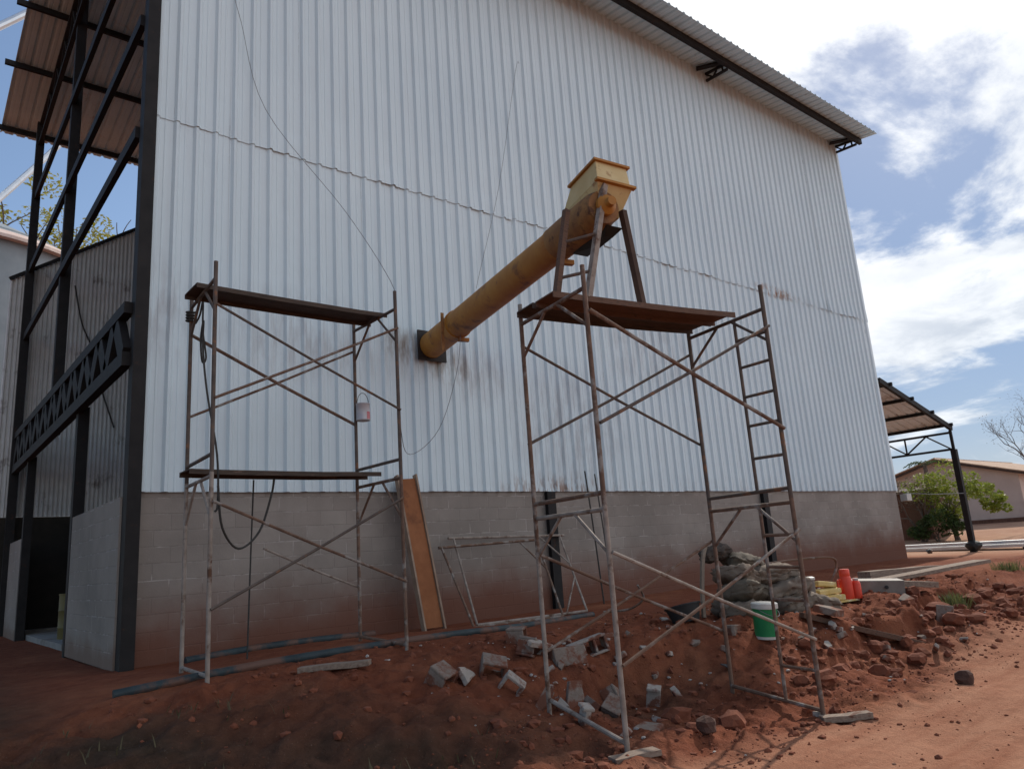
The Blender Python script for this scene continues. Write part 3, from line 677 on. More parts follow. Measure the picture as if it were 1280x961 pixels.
def plank(name, corners, th, mat, label, cat='plank', group=None, lip=0.0):
    """corners: near-left, near-right, far-right, far-left (top)"""
    c = [Vector(p) for p in corners]; mb = MB(); n = 7
    rings = []; rnd = random.Random(label)
    for k in range(n):
        t = k / (n - 1); a = c[0].lerp(c[1], t); b = c[3].lerp(c[2], t); sg = -0.012 * math.sin(math.pi * t) + rnd.uniform(-0.002, 0.002)
        d = Vector((0, 0, sg)); dn = Vector((0, 0, sg - th))
        if lip:
            u = (b - a).normalized() * 0.012
            rings.append([a + d, a + dn, a + u + dn, a + u + d - Vector((0, 0, 0.012)), b - u + d - Vector((0, 0, 0.012)), b - u + dn, b + dn, b + d])
        else: rings.append([a + d, a + dn, b + dn, b + d])
    mb.loft(rings)
    o = mb.build(name, mat, None, bevel=0.003 if not lip else 0)
    return tag(o, label, cat, group)
def pl4(a, b, w, z0, z1, th, **k):
    pass
z = 2.245
dl = Vector((RLa[0] - RLb[0], RLa[1] - RLb[1], 0)); ln = (Vector((RRa[0], RRa[1], 0)) - Vector((RLa[0], RLa[1], 0))).normalized()
def on_right(t, e0=-0.07, e1=0.07):
    p = lerp((RLb[0], RLb[1], z), (RLa[0], RLa[1], z), t) + ln * e0; q = lerp((RRb[0], RRb[1], z + 0.02), (RRa[0], RRa[1], z + 0.02), t) + ln * e1
    return p, q
a, b = on_right(0.40, -0.03); c2, d2 = on_right(0.69, -0.03)
plank('scaffold_plank', (a, b, d2, c2), 0.055, M['plank_brown'], 'rust brown plank on the outer side of the ladder scaffold deck under the chute legs', lip=0.012)
a, b = on_right(0.705, -0.05, 0.04); c2, d2 = on_right(0.985, -0.05, 0.04)
plank('scaffold_plank', (a, b, d2, c2), 0.055, M['plank_dark'], 'dark plank on the wall side of the ladder scaffold deck', lip=0.012)
zt = 2.945
plank('scaffold_plank', ((2.2, 7.6, zt), (4.42, 7.6, zt), (4.42, 8.02, zt), (2.2, 8.02, zt)), 0.05, M['plank_dark'], 'dark plank on top of the scaffold near the dark corner column', lip=0.012)
plank('scaffold_plank', ((2.25, 7.85, 1.06), (4.42, 7.85, 1.06), (4.42, 8.2, 1.06), (2.25, 8.2, 1.06)), 0.05, M['plank_dark'], 'dark plank at mid height of the scaffold without ladder', lip=0.012)

# ---------------------------------------------------------------- screw conveyor through the wall
cv = thing('screw_conveyor', (5.1, 4.6, 2.25), 'long ochre yellow chute tube running out of the white wall to a cream hopper head', 'conveyor')
A = Vector((6.62, 10.0, 3.44)); H = Vector((5.03, 4.5, 3.19)); dv = (A - H).normalized(); pv = Vector((dv.y, -dv.x, 0)).normalized(); uv = pv.cross(dv).normalized()
if uv.z < 0: uv = -uv
def ring(t, r, n=28): 
    c = H + dv * t; return [c + (pv * math.cos(2 * math.pi * k / n) + uv * math.sin(2 * math.pi * k / n)) * r for k in range(n)]
Lc = (A - H).length
MB().loft([ring(0.35, 0.176), ring(0.8, 0.178), ring(2.0, 0.185), ring(3.6, 0.196), ring(4.6, 0.204), ring(Lc - 0.02, 0.214)]).build('tube', M['tube_yellow'], cv, smooth=True)
MB().box((A.x + 0.01, 9.985, A.z - 0.01), (0.54, 0.03, 0.5)).build('end_flange', M['rubber'], cv)
MB().loft([ring(Lc - 0.02, 0.2), ring(Lc + 0.18, 0.2)]).build('wall_sleeve', M['tube_pale'], cv, smooth=True)
for t, r in ((4.35, 0.204), (0.98, 0.18)):
    b = MB().loft([ring(t - 0.03, r - 0.01), ring(t - 0.03, r + 0.014), ring(t + 0.03, r + 0.014), ring(t + 0.03, r - 0.01)])
    b.bar(H + dv * t + uv * (-r - 0.03), H + dv * t + uv * (-r - 0.03) + pv * 0.16, 0.06, 0.05)
    b.build('clamp_ring', M['tube_yellow'], cv)
st = MB(); q = H + dv * 4.35 + pv * -0.24
st.bar(q + uv * 0.16, q + Vector((-0.01, 0, -0.42)), 0.05, 0.012, (0, 1, 0)); st.build('hanging_strap', M['hopper_rust'], cv)
# lower housing: round tube flattening into the box
def sq(t, w, zt, zb, n=28, rd=0.0):
    c = H + dv * t; c.z = 0; pts = []
    for k in range(n):
        a = 2 * math.pi * k / n; x = math.cos(a); zz = math.sin(a); m_ = max(abs(x), abs(zz)); x /= m_; zz /= m_
        pts.append(c + pv * (x * w) + Vector((0, 0, (zt + zb) / 2 + zz * (zt - zb) / 2)))
    return pts
MB().loft([ring(1.0, 0.193), ring(0.75, 0.196), ring(0.5, 0.196), ring(0.12, 0.192), ring(0.0, 0.165)]).build('tube_housing', M['hopper_rust'], cv, smooth=True)
MB().loft([ring(0.02, 0.06), ring(-0.02, 0.1), ring(-0.06, 0.1), ring(-0.1, 0.05), ring(-0.16, 0.045)]).build('shaft_bearing', M['tube_yellow'], cv, smooth=True)
def boxring(z, t0, t1, w0, w1):
    a = H + dv * t0; b = H + dv * t1
    f = lambda p, o: Vector((p.x, p.y, 0)) + Vector((0.99, -0.12, 0)) * (o + 0.13) + Vector((0, 0, z))
    return [f(a, -w0), f(a, w0), f(b, w1), f(b, -w1)]
MB().loft([boxring(3.16, 0.1, 0.9, 0.12, 0.13), boxring(3.42, -0.06, 0.78, 0.22, 0.2)]).build('hopper_throat', M['hopper_cream'], cv, bevel=0.006)
MB().loft([boxring(3.43, -0.05, 0.74, 0.21, 0.19), boxring(3.655, -0.02, 0.52, 0.195, 0.18)]).build('hopper', M['hopper_cream'], cv, bevel=0.006)
MB().loft([boxring(3.412, -0.1, -0.04, 0.245, 0.245), boxring(3.436, -0.1, -0.04, 0.245, 0.245)]).build('hopper_flange', M['tube_yellow'], cv)
MB().loft([boxring(3.65, -0.05, 0.55, 0.225, 0.21), boxring(3.672, -0.05, 0.55, 0.225, 0.21)]).build('hopper_flange', M['tube_yellow'], cv)
MB().loft([boxring(2.97, 0.15, 0.45, 0.05, 0.05), boxring(3.02, 0.02, 0.75, 0.1, 0.1)]).build('drain_pan', M['rubber'], cv)
for nm, p, q, w, mt in (('leg', (5.02, 4.46, 3.4), (4.74, 4.54, 2.235), 0.055, 'tube_pale'), ('leg', (4.72, 4.7, 3.16), (4.47, 4.68, 2.225), 0.055, 'plank_brown'), ('leg', (5.27, 4.48, 3.2), (5.4, 4.47, 2.235), 0.06, 'wood_dark')):
    MB().bar(p, q, w, w, (0, 1, 0)).build('support_leg', M[mt], cv)
for t in (0.62, 0.22):
    MB().tube([lerp((4.47, 4.68, 2.225), (4.72, 4.7, 3.16), t), lerp((4.74, 4.54, 2.235), (5.02, 4.46, 3.4), t * 0.82 + 0.05)], 0.016, 7).build('leg_rung', M['tube_dark'], cv, smooth=True)

# ---------------------------------------------------------------- ropes, cables, tin on the left scaffold
def line(name, pts, r, mat, label, cat, n=6):
    pp = [Vector(p) for p in pts]; out = []
    for i in range(len(pp) - 1):
        p0 = pp[max(i - 1, 0)]; p1 = pp[i]; p2 = pp[i + 1]; p3 = pp[min(i + 2, len(pp) - 1)]
        for k in range(6):
            t = k / 6
            out.append(0.5 * ((2 * p1) + (p2 - p0) * t + (2 * p0 - 5 * p1 + 4 * p2 - p3) * t * t + (3 * p1 - p0 - 3 * p2 + p3) * t**3))
    out.append(pp[-1])
    return tag(MB().tube(out, r, n).build(name, mat, None, smooth=True), label, cat)
coil = []
for k in range(33):
    a = k / 8 * 2 * math.pi; coil.append((2.35 + 0.05 * math.cos(a), 8.29 + 0.05 * math.sin(a), 2.86 - 0.004 * k))
coil += [(2.41, 8.18, 2.8), (2.43, 8.15, 2.95), (2.42, 8.1, 2.6), (2.46, 8.1, 2.3), (2.42, 8.1, 2.25), (2.4, 8.1, 2.5), (2.42, 8.08, 2.7), (2.41, 8.05, 2.4), (2.43, 7.95, 1.9), (2.5, 7.8, 1.2), (2.5, 7.75, 0.7), (2.47, 7.75, 0.62)]
line('rope', coil, 0.011, M['rope'], 'dark rope coiled on the scaffold leg by the corner and hanging down', 'rope')
line('hose', [(2.42, 7.5, 0.85), (2.5, 7.6, 0.45), (2.75, 7.85, 0.25), (3.0, 7.95, 0.42), (3.14, 7.98, 0.8), (3.18, 8.0, 1.0)], 0.012, M['rope'], 'dark hose looping below the mid height plank of the scaffold without ladder', 'hose')
line('iron_rod', [(3.05, 8.26, 1.0), (3.04, 8.3, 0.2), (3.03, 8.35, gz(3.03, 8.35))], 0.009, M['rope'], 'thin iron rod standing upright against the back of the mid height plank', 'rod')
line('cable', [(3.3, 9.97, 8.6), (3.42, 9.95, 8.14), (3.8, 9.93, 6.77), (4.75, 9.3, 5.1), (4.72, 8.0, 3.55), (4.36, 7.33, 2.93)], 0.004, M['cable'], 'thin grey cable slanting down the white wall to the scaffold near the corner', 'cable')
line('cable', [(4.36, 7.33, 2.6), (4.55, 7.6, 1.6), (5.1, 8.3, 1.35), (5.7, 8.5, 1.75), (6.05, 8.5, 2.6), (6.2, 8.55, 3.3)], 0.004, M['cable'], 'thin grey cable sagging from the scaffold up to the ochre tube', 'cable')
line('cable', [(9.05, 9.98, 9.7), (8.92, 9.97, 9.44), (8.3, 9.97, 6.81), (7.7, 9.96, 4.93), (7.6, 9.96, 4.6)], 0.0035, M['cable'], 'thin grey cable lying down the wall above the middle of the ochre tube', 'cable')
line('cable', [(3.12, 21.3, 7.6), (3.33, 21.3, 6.6), (3.6, 21.3, 5.95), (3.83, 21.3, 5.0), (4.2, 21.3, 3.9)], 0.02, M['rope'], 'dark kinked cable down the raked grey corrugated wall behind the open end', 'cable')
t = thing('paint_tin', (4.33, 8.215, 1.72), 'grey paint tin with a pink red label hung on the scaffold leg', 'tin')
MB().lathe([(0.0, 1.73), (0.083, 1.73), (0.087, 1.738), (0.083, 1.745), (0.083, 1.93), (0.088, 1.936), (0.083, 1.945), (0.075, 1.94), (0.07, 1.9)], 24, Matrix.Translation((4.38, 8.19, 0))).build('can', M['tin'], t, smooth=True)
MB().sheet([[(4.38 + 0.0845 * math.cos(a), 8.19 + 0.0845 * math.sin(a), zz) for a in np.linspace(R(-85), R(10), 10)] for zz in (1.745, 1.8, 1.835)]).build('label', M['tin_red'], t, smooth=True, fix=False)
MB().tube([(4.38 + 0.08 * math.cos(a), 8.19, 1.93 + 0.15 * math.sin(a)) for a in np.linspace(0, math.pi, 12)], 0.004, 5).build('handle', M['rope'], t)

# ---------------------------------------------------------------- things lying along the wall
def board(name, b0, b1, t0, t1, th, mat, edge, label, cat):
    """leaning flanged board: foot corners b0,b1, head corners t0,t1"""
    b0, b1, t0, t1 = map(Vector, (b0, b1, t0, t1)); nrm = (b1 - b0).cross(t0 - b0).normalized(); loc = (b0 + b1) / 2
    th_ = thing(name, tuple(loc), label, cat)
    mb = MB(); mb.loft([[b0, b1, b1 + nrm * th, b0 + nrm * th], [lerp(b0, t0, .5) + nrm * 0.008, lerp(b1, t1, .5) + nrm * 0.008, lerp(b1, t1, .5) + nrm * (th + .008), lerp(b0, t0, .5) + nrm * (th + .008)], [t0, t1, t1 + nrm * th, t0 + nrm * th]])
    mb.build('panel', mat, th_)
    for p, q, d in ((b0, t0, -0.02), (b1, t1, 0.02)):
        u = (b1 - b0).normalized() * d
        MB().bar(p + u + nrm * 0.02 - (t0 - b0).normalized() * 0.06, q + u + nrm * 0.02 + (t0 - b0).normalized() * 0.06, 0.03, 0.085, nrm).build('flange', edge, th_)
    return th_
board('leaning_board', (5.93, 9.45, gz(5.95, 9.45) + 0.02), (6.24, 9.47, gz(6.24, 9.47) + 0.02), (5.86, 9.93, 1.22), (6.16, 9.95, 1.24), 0.03, M['board_rust'], M['board_edge'], 'tall orange rusty board leaning on the block wall beside the left scaffold', 'board')
def leaning_frame(label, bl, br, tl, tr, mat, ext, br_side):
    bl, br, tl, tr = map(Vector, (bl, br, tl, tr)); t = thing('loose_frame', tuple((bl + br) / 2), label, 'scaffold frame', 'loose scaffold frames leaning on the wall')
    for p, q, r in ((bl, br, 0.021), (tl - (tr - tl).normalized() * ext, tr + (tr - tl).normalized() * ext, 0.021)):
        MB().tube([p, q], r, 9).build('leg', mat, t, smooth=True)
    for k in (0, 1): MB().tube([lerp(bl, br, k), lerp(tl, tr, k)], 0.018, 8).build('rung', mat, t, smooth=True)
    for s0, s1 in br_side: MB().tube([lerp(bl, tl, s0[1]).lerp(lerp(br, tr, s0[1]), s0[0]), lerp(bl, tl, s1[1]).lerp(lerp(br, tr, s1[1]), s1[0])], 0.014, 7).build('corner_brace', mat, t, smooth=True)
leaning_frame('loose scaffold frame of pale rusty tubes leaning on the wall, the taller one touching it', (6.6, 9.1, -0.94), (8.55, 8.85, -0.93), (6.86, 9.97, 0.32), (9.1, 9.95, 0.28), M['tube_pale'], 0.1, [((0.8, 0.0), (1.0, 0.42)), ((0.78, 1.0), (1.0, 0.6))])
leaning_frame('loose scaffold frame of dark tubes leaning lower in front of the taller loose frame', (6.42, 8.93, -0.95), (7.95, 8.75, -0.95), (6.5, 9.78, 0.18), (8.3, 9.65, 0.22), M['tube_rust'], 0.05, [((0.8, 1.0), (1.0, 0.6))])
def ground_pipe(pts, r, mat, label, cat='pipe', dz=0.0, name='pipe'):
    pts = [(x, y, gz(x, y) + r * 0.45 + dz) for x, y in pts]
    return line(name, pts, r, mat, label, cat, 10)
ground_pipe([(1.6, 7.62), (2.6, 7.55), (3.6, 7.6), (5.05, 7.65), (6.6, 8.0), (8.2, 8.38)], 0.045, M['pipe_blue'], 'long dusty blue pipe on the ground under the outer legs of the left scaffold')
ground_pipe([(2.75, 9.55), (3.6, 9.6), (4.4, 9.68), (5.3, 9.75)], 0.05, M['pipe_blue'], 'short dusty blue pipe lying close against the block wall')
for i, (x, w) in enumerate(((9.85, 0.014), (10.1, 0.012))):
    line('iron_rod', [(x, 9.75, gz(x, 9.75)), (x + 0.01, 9.85, 0.3), (x + 0.01, 9.95, 1.42 - 0.05 * i)], w, M['rope'], ('left' if i == 0 else 'right') + ' one of two thin rusty rods standing against the wall behind the ladder scaffold', 'rod')
def timber(name, p, q, w, h, mat, label, cat='plank', z0=0.0, z1=0.0):
    a = Vector((p[0], p[1], gz(*p) + h * 0.5 + z0)); b = Vector((q[0], q[1], gz(*q) + h * 0.5 + z1)); mb = MB()
    n = 5; rings = []; d = (b - a).normalized(); s_ = d.cross(Vector((0, 0, 1))).normalized(); u = s_.cross(d); rnd = random.Random(label)
    for k in range(n):
        c = a.lerp(b, k / (n - 1)) + u * rnd.uniform(-.006, .006); ww = w * rnd.uniform(.93, 1.03)
        rings.append([c - s_ * ww / 2 - u * h / 2, c + s_ * ww / 2 - u * h / 2, c + s_ * ww / 2 + u * h / 2, c - s_ * ww / 2 + u * h / 2])
    mb.loft(rings)
    return tag(mb.build(name, mat, None, bevel=0.004), label, cat)
timber('plank', (3.05, 7.06), (3.55, 6.62), 0.13, 0.05, M['plank_grey'], 'short grey timber offcut lying in the dirt below the blue pipe', z0=0.02, z1=0.06)
timber('plank', (6.28, 3.76), (6.62, 3.5), 0.11, 0.05, M['plank_grey'], 'grey timber sole plate under the ladder leg of the right scaffold', z0=-0.01, z1=-0.01)
timber('plank', (4.1, 4.12), (4.45, 4.0), 0.13, 0.04, M['plank_grey'], 'flat grey board under the outer leg of the right scaffold', z0=-0.01)
timber('plank', (13.2, 6.45), (15.6, 5.65), 0.35, 0.06, M['plank_grey'], 'long sunlit grey plank lying on the dirt past the grey metal box', z0=0.1, z1=0.16)
timber('plank', (13.8, 7.0), (16.4, 6.8), 0.25, 0.12, M['plank_grey'], 'thick grey timber lying behind the long sunlit plank', z0=0.05, z1=0.03)
timber('plank', (8.5, 5.15), (9.6, 4.3), 0.16, 0.06, M['plank_brown'], 'brown board half buried in the bank below the green bucket', z0=0.02, z1=-0.05)
timber('plank', (11.3, 5.35), (11.8, 5.0), 0.34, 0.08, M['plank_grey'], 'pale tilted slab of wood beside the grey metal box', z0=0.1, z1=0.12)
line('bent_rod', [(8.35, 8.3, -0.92), (8.6, 8.0, -0.9), (8.65, 7.75, -0.75), (8.5, 7.7, -0.55)], 0.018, M['tube_rust'], 'bent rusty rod sticking out of the soil near the loose scaffold frames', 'rod')
line('bent_rod', [(9.4, 6.2, -0.36), (10.3, 5.75, -0.33), (10.5, 5.7, -0.45), (10.3, 5.75, -0.75), (10.2, 5.8, -0.95)], 0.018, M['tube_rust'], 'bent rusty rod arching beside the sack pile over the yellow packages', 'rod')

# ---------------------------------------------------------------- concrete blocks and rubble
def hollow(n=2, L=0.39, W=0.19, Hh=0.19, jag=0.0, shells=(1, 1)):
    """hollow block lying with its cells open towards local -Y/+Y (cells run along Y)"""
    mb = MB(); th = 0.028
    zs = (-Hh / 2 + th / 2, Hh / 2 - th / 2)
    for k, z in enumerate(zs):
        if shells[k]: mb.box((0, 0, z), (L, W, th))
    inner = Hh - 2 * th
    for k in range(n + 1):
        x = -L / 2 + th / 2 + k * (L - th) / n
        mb.box((x, 0, 0), (th, W, inner - 0.0004))
    return mb
def slab_piece(seed, sx, sy, sz):
    rnd = random.Random(seed); mb = MB(); n = 7
    ang = sorted(rnd.uniform(0, 2 * math.pi) for _ in range(n)); pts = []
    for a in ang:
        m_ = max(abs(math.cos(a)), abs(math.sin(a))); pts.append((math.cos(a) / m_ * sx / 2 * rnd.uniform(.8, 1), math.sin(a) / m_ * sy / 2 * rnd.uniform(.8, 1)))
    mb.loft([[Vector((x, y, -sz / 2)) for x, y in pts], [Vector((x * .97, y * .97, sz / 2)) for x, y in pts]])
    return mb
def put(mb, name, x, y, dz, rot, mat, label, cat, group=None, bevel=0.009):
    o = mb.build(name, M[mat], None, bevel=bevel, loc=(x, y, gz(x, y) + dz - (0.03 if group else 0)), rot=tuple(R(a) for a in rot))
    return tag(o, label, cat, group)
RG = 'broken concrete blocks dumped on the soil bank'
put(hollow(1, 0.2), 'concrete_block', 3.92, 6.0, 0.07, (35, -8, 20), 'concrete', 'leftmost broken hollow block of the rubble, tilted with its pale top up', 'concrete block', RG)
put(slab_piece(3, .27, .2, .05), 'concrete_piece', 4.2, 5.98, 0.06, (48, 10, 25), 'concrete_lt', 'pale flat concrete shard second from the left in the rubble', 'concrete piece', RG)
put(hollow(1, 0.24), 'concrete_block', 4.52, 6.02, 0.1, (25, 15, -30), 'concrete', 'grey half block tilted just above the open square block', 'concrete block', RG)
put(hollow(1, 0.2, .12), 'concrete_block', 4.46, 5.68, 0.07, (20, 40, -35), 'concrete_lt', 'open square half block turned on its corner', 'concrete block', RG)
put(slab_piece(5, .36, .32, .06), 'concrete_piece', 4.5, 5.42, 0.09, (62, -25, -30), 'concrete', 'brownish slab leaning in the bank just left of the scaffold leg', 'concrete piece', RG)
put(slab_piece(8, .3, .34, .07), 'concrete_piece', 4.78, 5.28, 0.14, (75, 8, -25), 'concrete', 'upright grey slab directly behind the far leg of the ladder scaffold', 'concrete piece', RG)
put(hollow(2), 'concrete_block', 5.25, 6.3, 0.08, (10, 18, 30), 'concrete', 'whole grey block lying at the top left of the heap', 'concrete block', RG)
put(hollow(1, 0.25), 'concrete_block', 5.3, 6.6, 0.09, (0, 0, 40), 'concrete', 'small half block highest in the rubble heap below the loose frames', 'concrete block', RG)
put(slab_piece(11, .4, .2, .05), 'concrete_piece', 5.2, 6.12, 0.16, (20, 12, 10), 'concrete_lt', 'pale flat slab balanced across the top of the heap', 'concrete piece', RG)
put(hollow(2, .36), 'concrete_block', 5.5, 6.05, 0.06, (70, 0, -15), 'concrete', 'grey block standing on end beside the far scaffold leg', 'concrete block', RG)
put(hollow(3, 0.42, .2, .19), 'concrete_block', 6.0, 6.25, 0.09, (-4, -14, -26), 'concrete_lt', 'hollow block with a row of dark openings facing the viewer', 'concrete block', RG)
put(slab_piece(13, .2, .16, .05), 'concrete_piece', 5.65, 5.98, 0.06, (50, 30, 10), 'concrete', 'triangular brown shard below the block with dark openings', 'concrete piece', RG)
put(slab_piece(14, .18, .1, .04), 'concrete_piece', 6.1, 5.95, 0.03, (10, 5, 0), 'concrete_lt', 'small pale flake right of the block with dark openings', 'concrete piece', RG)
put(hollow(1, 0.22), 'concrete_block', 5.72, 5.68, 0.07, (60, 20, 30), 'concrete', 'grey half block in the hollow left of the outer scaffold leg', 'concrete block', RG)
put(slab_piece(15, .3, .2, .06), 'concrete_piece', 5.25, 5.48, 0.07, (40, 20, 40), 'concrete', 'grey slab sunk in the middle of the dark hollow', 'concrete piece', RG)
put(hollow(1, 0.2), 'concrete_block', 5.45, 5.4, 0.08, (30, -30, 10), 'concrete', 'half block lying lowest behind the outer scaffold leg', 'concrete block', RG)
ib = MB().box((0, 0, 0), (.03, .14, .17)).box((0, 0, .1), (.13, .14, .03)).box((0, 0, -.1), (.13, .14, .03))
put(ib, 'concrete_piece', 6.05, 5.42, 0.1, (10, -12, 35), 'concrete_lt', 'letter H shaped block remnant right of the outer scaffold leg', 'concrete piece', RG)
put(slab_piece(17, .11, .16, .06), 'concrete_piece', 6.25, 5.3, 0.06, (60, 20, 50), 'concrete_lt', 'small pale upright brick bit at the right end of the hollow', 'concrete piece', RG)
put(MB().box((0, 0, 0), (.05, .13, .2)).box((0, 0, .11), (.1, .13, .03)), 'concrete_piece', 4.45, 4.75, 0.07, (15, 10, -20), 'concrete_lt', 'pale T shaped block piece standing at the foot of the scaffold', 'concrete piece', RG)
put(slab_piece(19, .14, .12, .08), 'concrete_piece', 6.42, 3.86, 0.03, (0, 8, 20), 'concrete_lt', 'white block chip beside the foot of the ladder leg', 'concrete piece', RG)
put(slab_piece(21, .3, .2, .07), 'concrete_piece', 10.3, 4.72, 0.05, (20, -10, -20), 'concrete', 'flat brown slab on the bank edge under the pale tilted wood', 'concrete piece', RG)
put(MB().box((0, 0, 0), (.1, .2, .24)), 'concrete_piece', 10.65, 4.42, 0.12, (8, 12, 25), 'concrete', 'upright brick at the right end of the bank edge', 'concrete piece', RG, 0.012)
put(slab_piece(23, .3, .1, .04), 'concrete_piece', 9.35, 4.05, 0.1, (40, 20, 30), 'concrete_lt', 'thin pale shard sticking from the bank beside the track', 'concrete piece', RG)
put(slab_piece(24, .26, .08, .04), 'concrete_piece', 9.9, 3.95, 0.08, (30, 25, 35), 'concrete_lt', 'second thin pale shard further right on the bank', 'concrete piece', RG)
put(slab_piece(25, .35, .3, .08), 'concrete_piece', 8.75, 4.95, 0.1, (15, 5, 10), 'concrete', 'rounded flat slab below the yellow packages', 'concrete piece', RG)
put(slab_piece(26, .25, .2, .06), 'concrete_piece', 7.55, 6.45, 0.05, (12, 0, 10), 'concrete_lt', 'pale flat stone near the black tub behind the scaffold', 'concrete piece', RG)
put(MB().rock((0, 0, 0), (.1, .09, .085), 31, 2, .12), 'rock', 8.19, 3.33, 0.05, (0, 0, 20), 'rock', 'dark round lump of rock alone on the sunlit track', 'rock', None, 0)
put(MB().rock((0, 0, 0), (.09, .08, .07), 32, 2, .14), 'rock', 5.1, 4.05, 0.05, (0, 0, 70), 'rock', 'dark fist sized lump between the front scaffold legs', 'rock', None, 0)
put(slab_piece(41, .34, .22, .1), 'concrete_piece', 5.0, 4.55, 0.03, (8, 0, 15), 'concrete', 'flat pale brown stone in the sunlit dirt between the two scaffold ends', 'concrete piece', RG)

# scattered small rubble of the heap: too alike to tell apart
rnd = random.Random(5); proto = None
for k in range(34):
    if k < 22: x, y = rnd.gauss(5.6, 0.75), rnd.gauss(5.75, 0.4)
    else: x, y = rnd.uniform(7.5, 10.5), rnd.uniform(4.2, 5.0)
    if k % 4 == 0 or proto is None:
        proto = slab_piece(100 + k, .13, .1, .055).build('rubble_chunk', M['concrete' if k % 8 else 'concrete_lt'], None, bevel=0.006); o = proto
        o.location = (x, y, gz(x, y) + .02)
    else:
        o = proto.copy(); COL.objects.link(o); o.location = (x, y, gz(x, y) + .02)
    o.rotation_euler = (rnd.uniform(-.7, .7), rnd.uniform(-.7, .7), rnd.uniform(0, 6)); s_ = rnd.uniform(.6, 1.25); o.scale = (s_, s_, s_)
    tag(o, 'small broken grey chunk scattered over the soil bank', 'rubble', 'small chunks of rubble')

# clods and chips nobody could count
def scatter(name, mat, n, size, seed, label, box, maskf, sub=1, jag=.3, flat=.7):
    rnd = random.Random(seed); vs = []; fs = []; tm = MB(); k = 0; var = []
    for q in range(8):
        m_ = MB(); m_.rock((0, 0, 0), (1, 1, flat), seed * 50 + q, sub, jag); var.append((np.array(m_.v), m_.f))
    pts = []
    while len(pts) < n:
        xs = np.array([rnd.uniform(box[0], box[1]) for _ in range(2000)]); ys = np.array([rnd.uniform(box[2], box[3]) for _ in range(2000)])
        keep = np.array([rnd.random() for _ in range(2000)]) < maskf(xs, ys)
        pts += list(zip(xs[keep], ys[keep]))
    pts = pts[:n]; zz = ground_z(np.array([p[0] for p in pts]), np.array([p[1] for p in pts]))
    V = []; F = []; o = 0
    for (x, y), z in zip(pts, zz):
        v, f = var[rnd.randrange(8)]; s_ = size[0] * (size[1] / size[0]) ** (rnd.random() ** 2.2); a = rnd.uniform(0, 6.3)
        w = v * np.array([s_ * rnd.uniform(.7, 1.3), s_ * rnd.uniform(.7, 1.3), s_]); ca, sa = math.cos(a), math.sin(a)
        w = np.stack([w[:, 0] * ca - w[:, 1] * sa + x, w[:, 0] * sa + w[:, 1] * ca + y, w[:, 2] + z + s_ * .15], -1)
        V.append(w); F += [tuple(i + o for i in t) for t in f]; o += len(w)
    me = bpy.data.meshes.new(name); me.from_pydata(np.concatenate(V).tolist(), [], F); me.materials.append(M[mat])
    ob = bpy.data.objects.new(name, me); COL.objects.link(ob); return tag(ob, label, 'loose soil' if mat == 'clod' else 'gravel', kind='stuff')
bank = lambda x, y: (0.25 + 0.75 * sstep(2.6, 4.6, x - 0.9 * (5.4 - y))) * rough_mask(x, y) * (0.25 + 0.75 * (perlin(x * 1.1, y * 1.1) > -.05))
scatter('earth_clods', 'clod', 2600, (.007, .06), 3, 'loose red clods of earth over the churned bank', (1.5, 15, 3.2, 7.6), bank)
scatter('earth_lumps', 'clod', 130, (.045, .13), 12, 'big loose lumps of red earth over the bank', (4.6, 15, 4.0, 6.6), lambda x, y: rough_mask(x, y) * (.15 + .85 * sstep(6.8, 8, x)) * (1 - sstep(4.7, 5.2, y)), 2, .22, .75)
scatter('earth_crumbs', 'clod', 1800, (.006, .028), 4, 'small red crumbs of earth strewn over the track', (2.5, 15, 2.0, 5.0), lambda x, y: 0.12 + 0.9 * (perlin(x * .9 + 5, y * 1.4) > .12) * sstep(2.4, 3.8, y))
scatter('stone_chips', 'chip', 300, (.008, .034), 6, 'pale stone chips strewn over the bank and track', (3.6, 15, 2.5, 7.4), lambda x, y: 0.1 + 0.9 * rough_mask(x, y), 1, .3, .6)

# ---------------------------------------------------------------- the heap of sacks, bucket and packages
def sack(x, y, z, L, W, Hh, rot, mat, label, seed):
    bm = bmesh.new(); bmesh.ops.create_cube(bm, size=2.0); bmesh.ops.subdivide_edges(bm, edges=bm.edges[:], cuts=11, use_grid_fill=True)
    for v in bm.verts:
        a, b, c = v.co; k = 1 - .35 * abs(a) ** 5 ; e = max(abs(a), abs(b))
        h = c * (1 - .55 * e ** 4) + .42 * float(perlin(a * 1.6 + seed * 3.1, b * 1.9 + c)) + .26 * float(perlin(a * 4 + seed, b * 4 + 3 * c)) + .12 * float(perlin(a * 9 + seed, b * 9 + c)) - .22 * (1 - abs(b)) * math.cos(a * 1.5) * (c > 0) * 0.4
        v.co = Vector((a * L / 2 * (1 - .12 * b * b), b * W / 2 * (1 - .1 * a * a) + .07 * float(perlin(a * 2.5 + seed, c * 1.3 + seed)) + .03 * float(perlin(a * 6, c * 4 + seed)), h * Hh / 2))
    me = bpy.data.meshes.new('sack'); bm.to_mesh(me); bm.free(); me.materials.append(M[mat])
    me.polygons.foreach_set('use_smooth', [True] * len(me.polygons))
    o = bpy.data.objects.new('sack', me); COL.objects.link(o); o.location = (x, y, z); o.rotation_euler = tuple(R(a) for a in rot)
    return tag(o, label, 'sack', 'heap of cement sacks against the block wall')
g0 = gz(8.6, 5.8)
sack(8.37, 5.83, g0 + .09, 0.67, 0.48, 0.26, (-1, 4, 13), 'sack', 'grey sack lowest at the left of the heap behind the green bucket', 1)
sack(8.97, 5.53, g0 + .1, 0.61, 0.44, 0.26, (-12, -4, -13), 'sack', 'grey sack lowest at the right of the heap', 2)
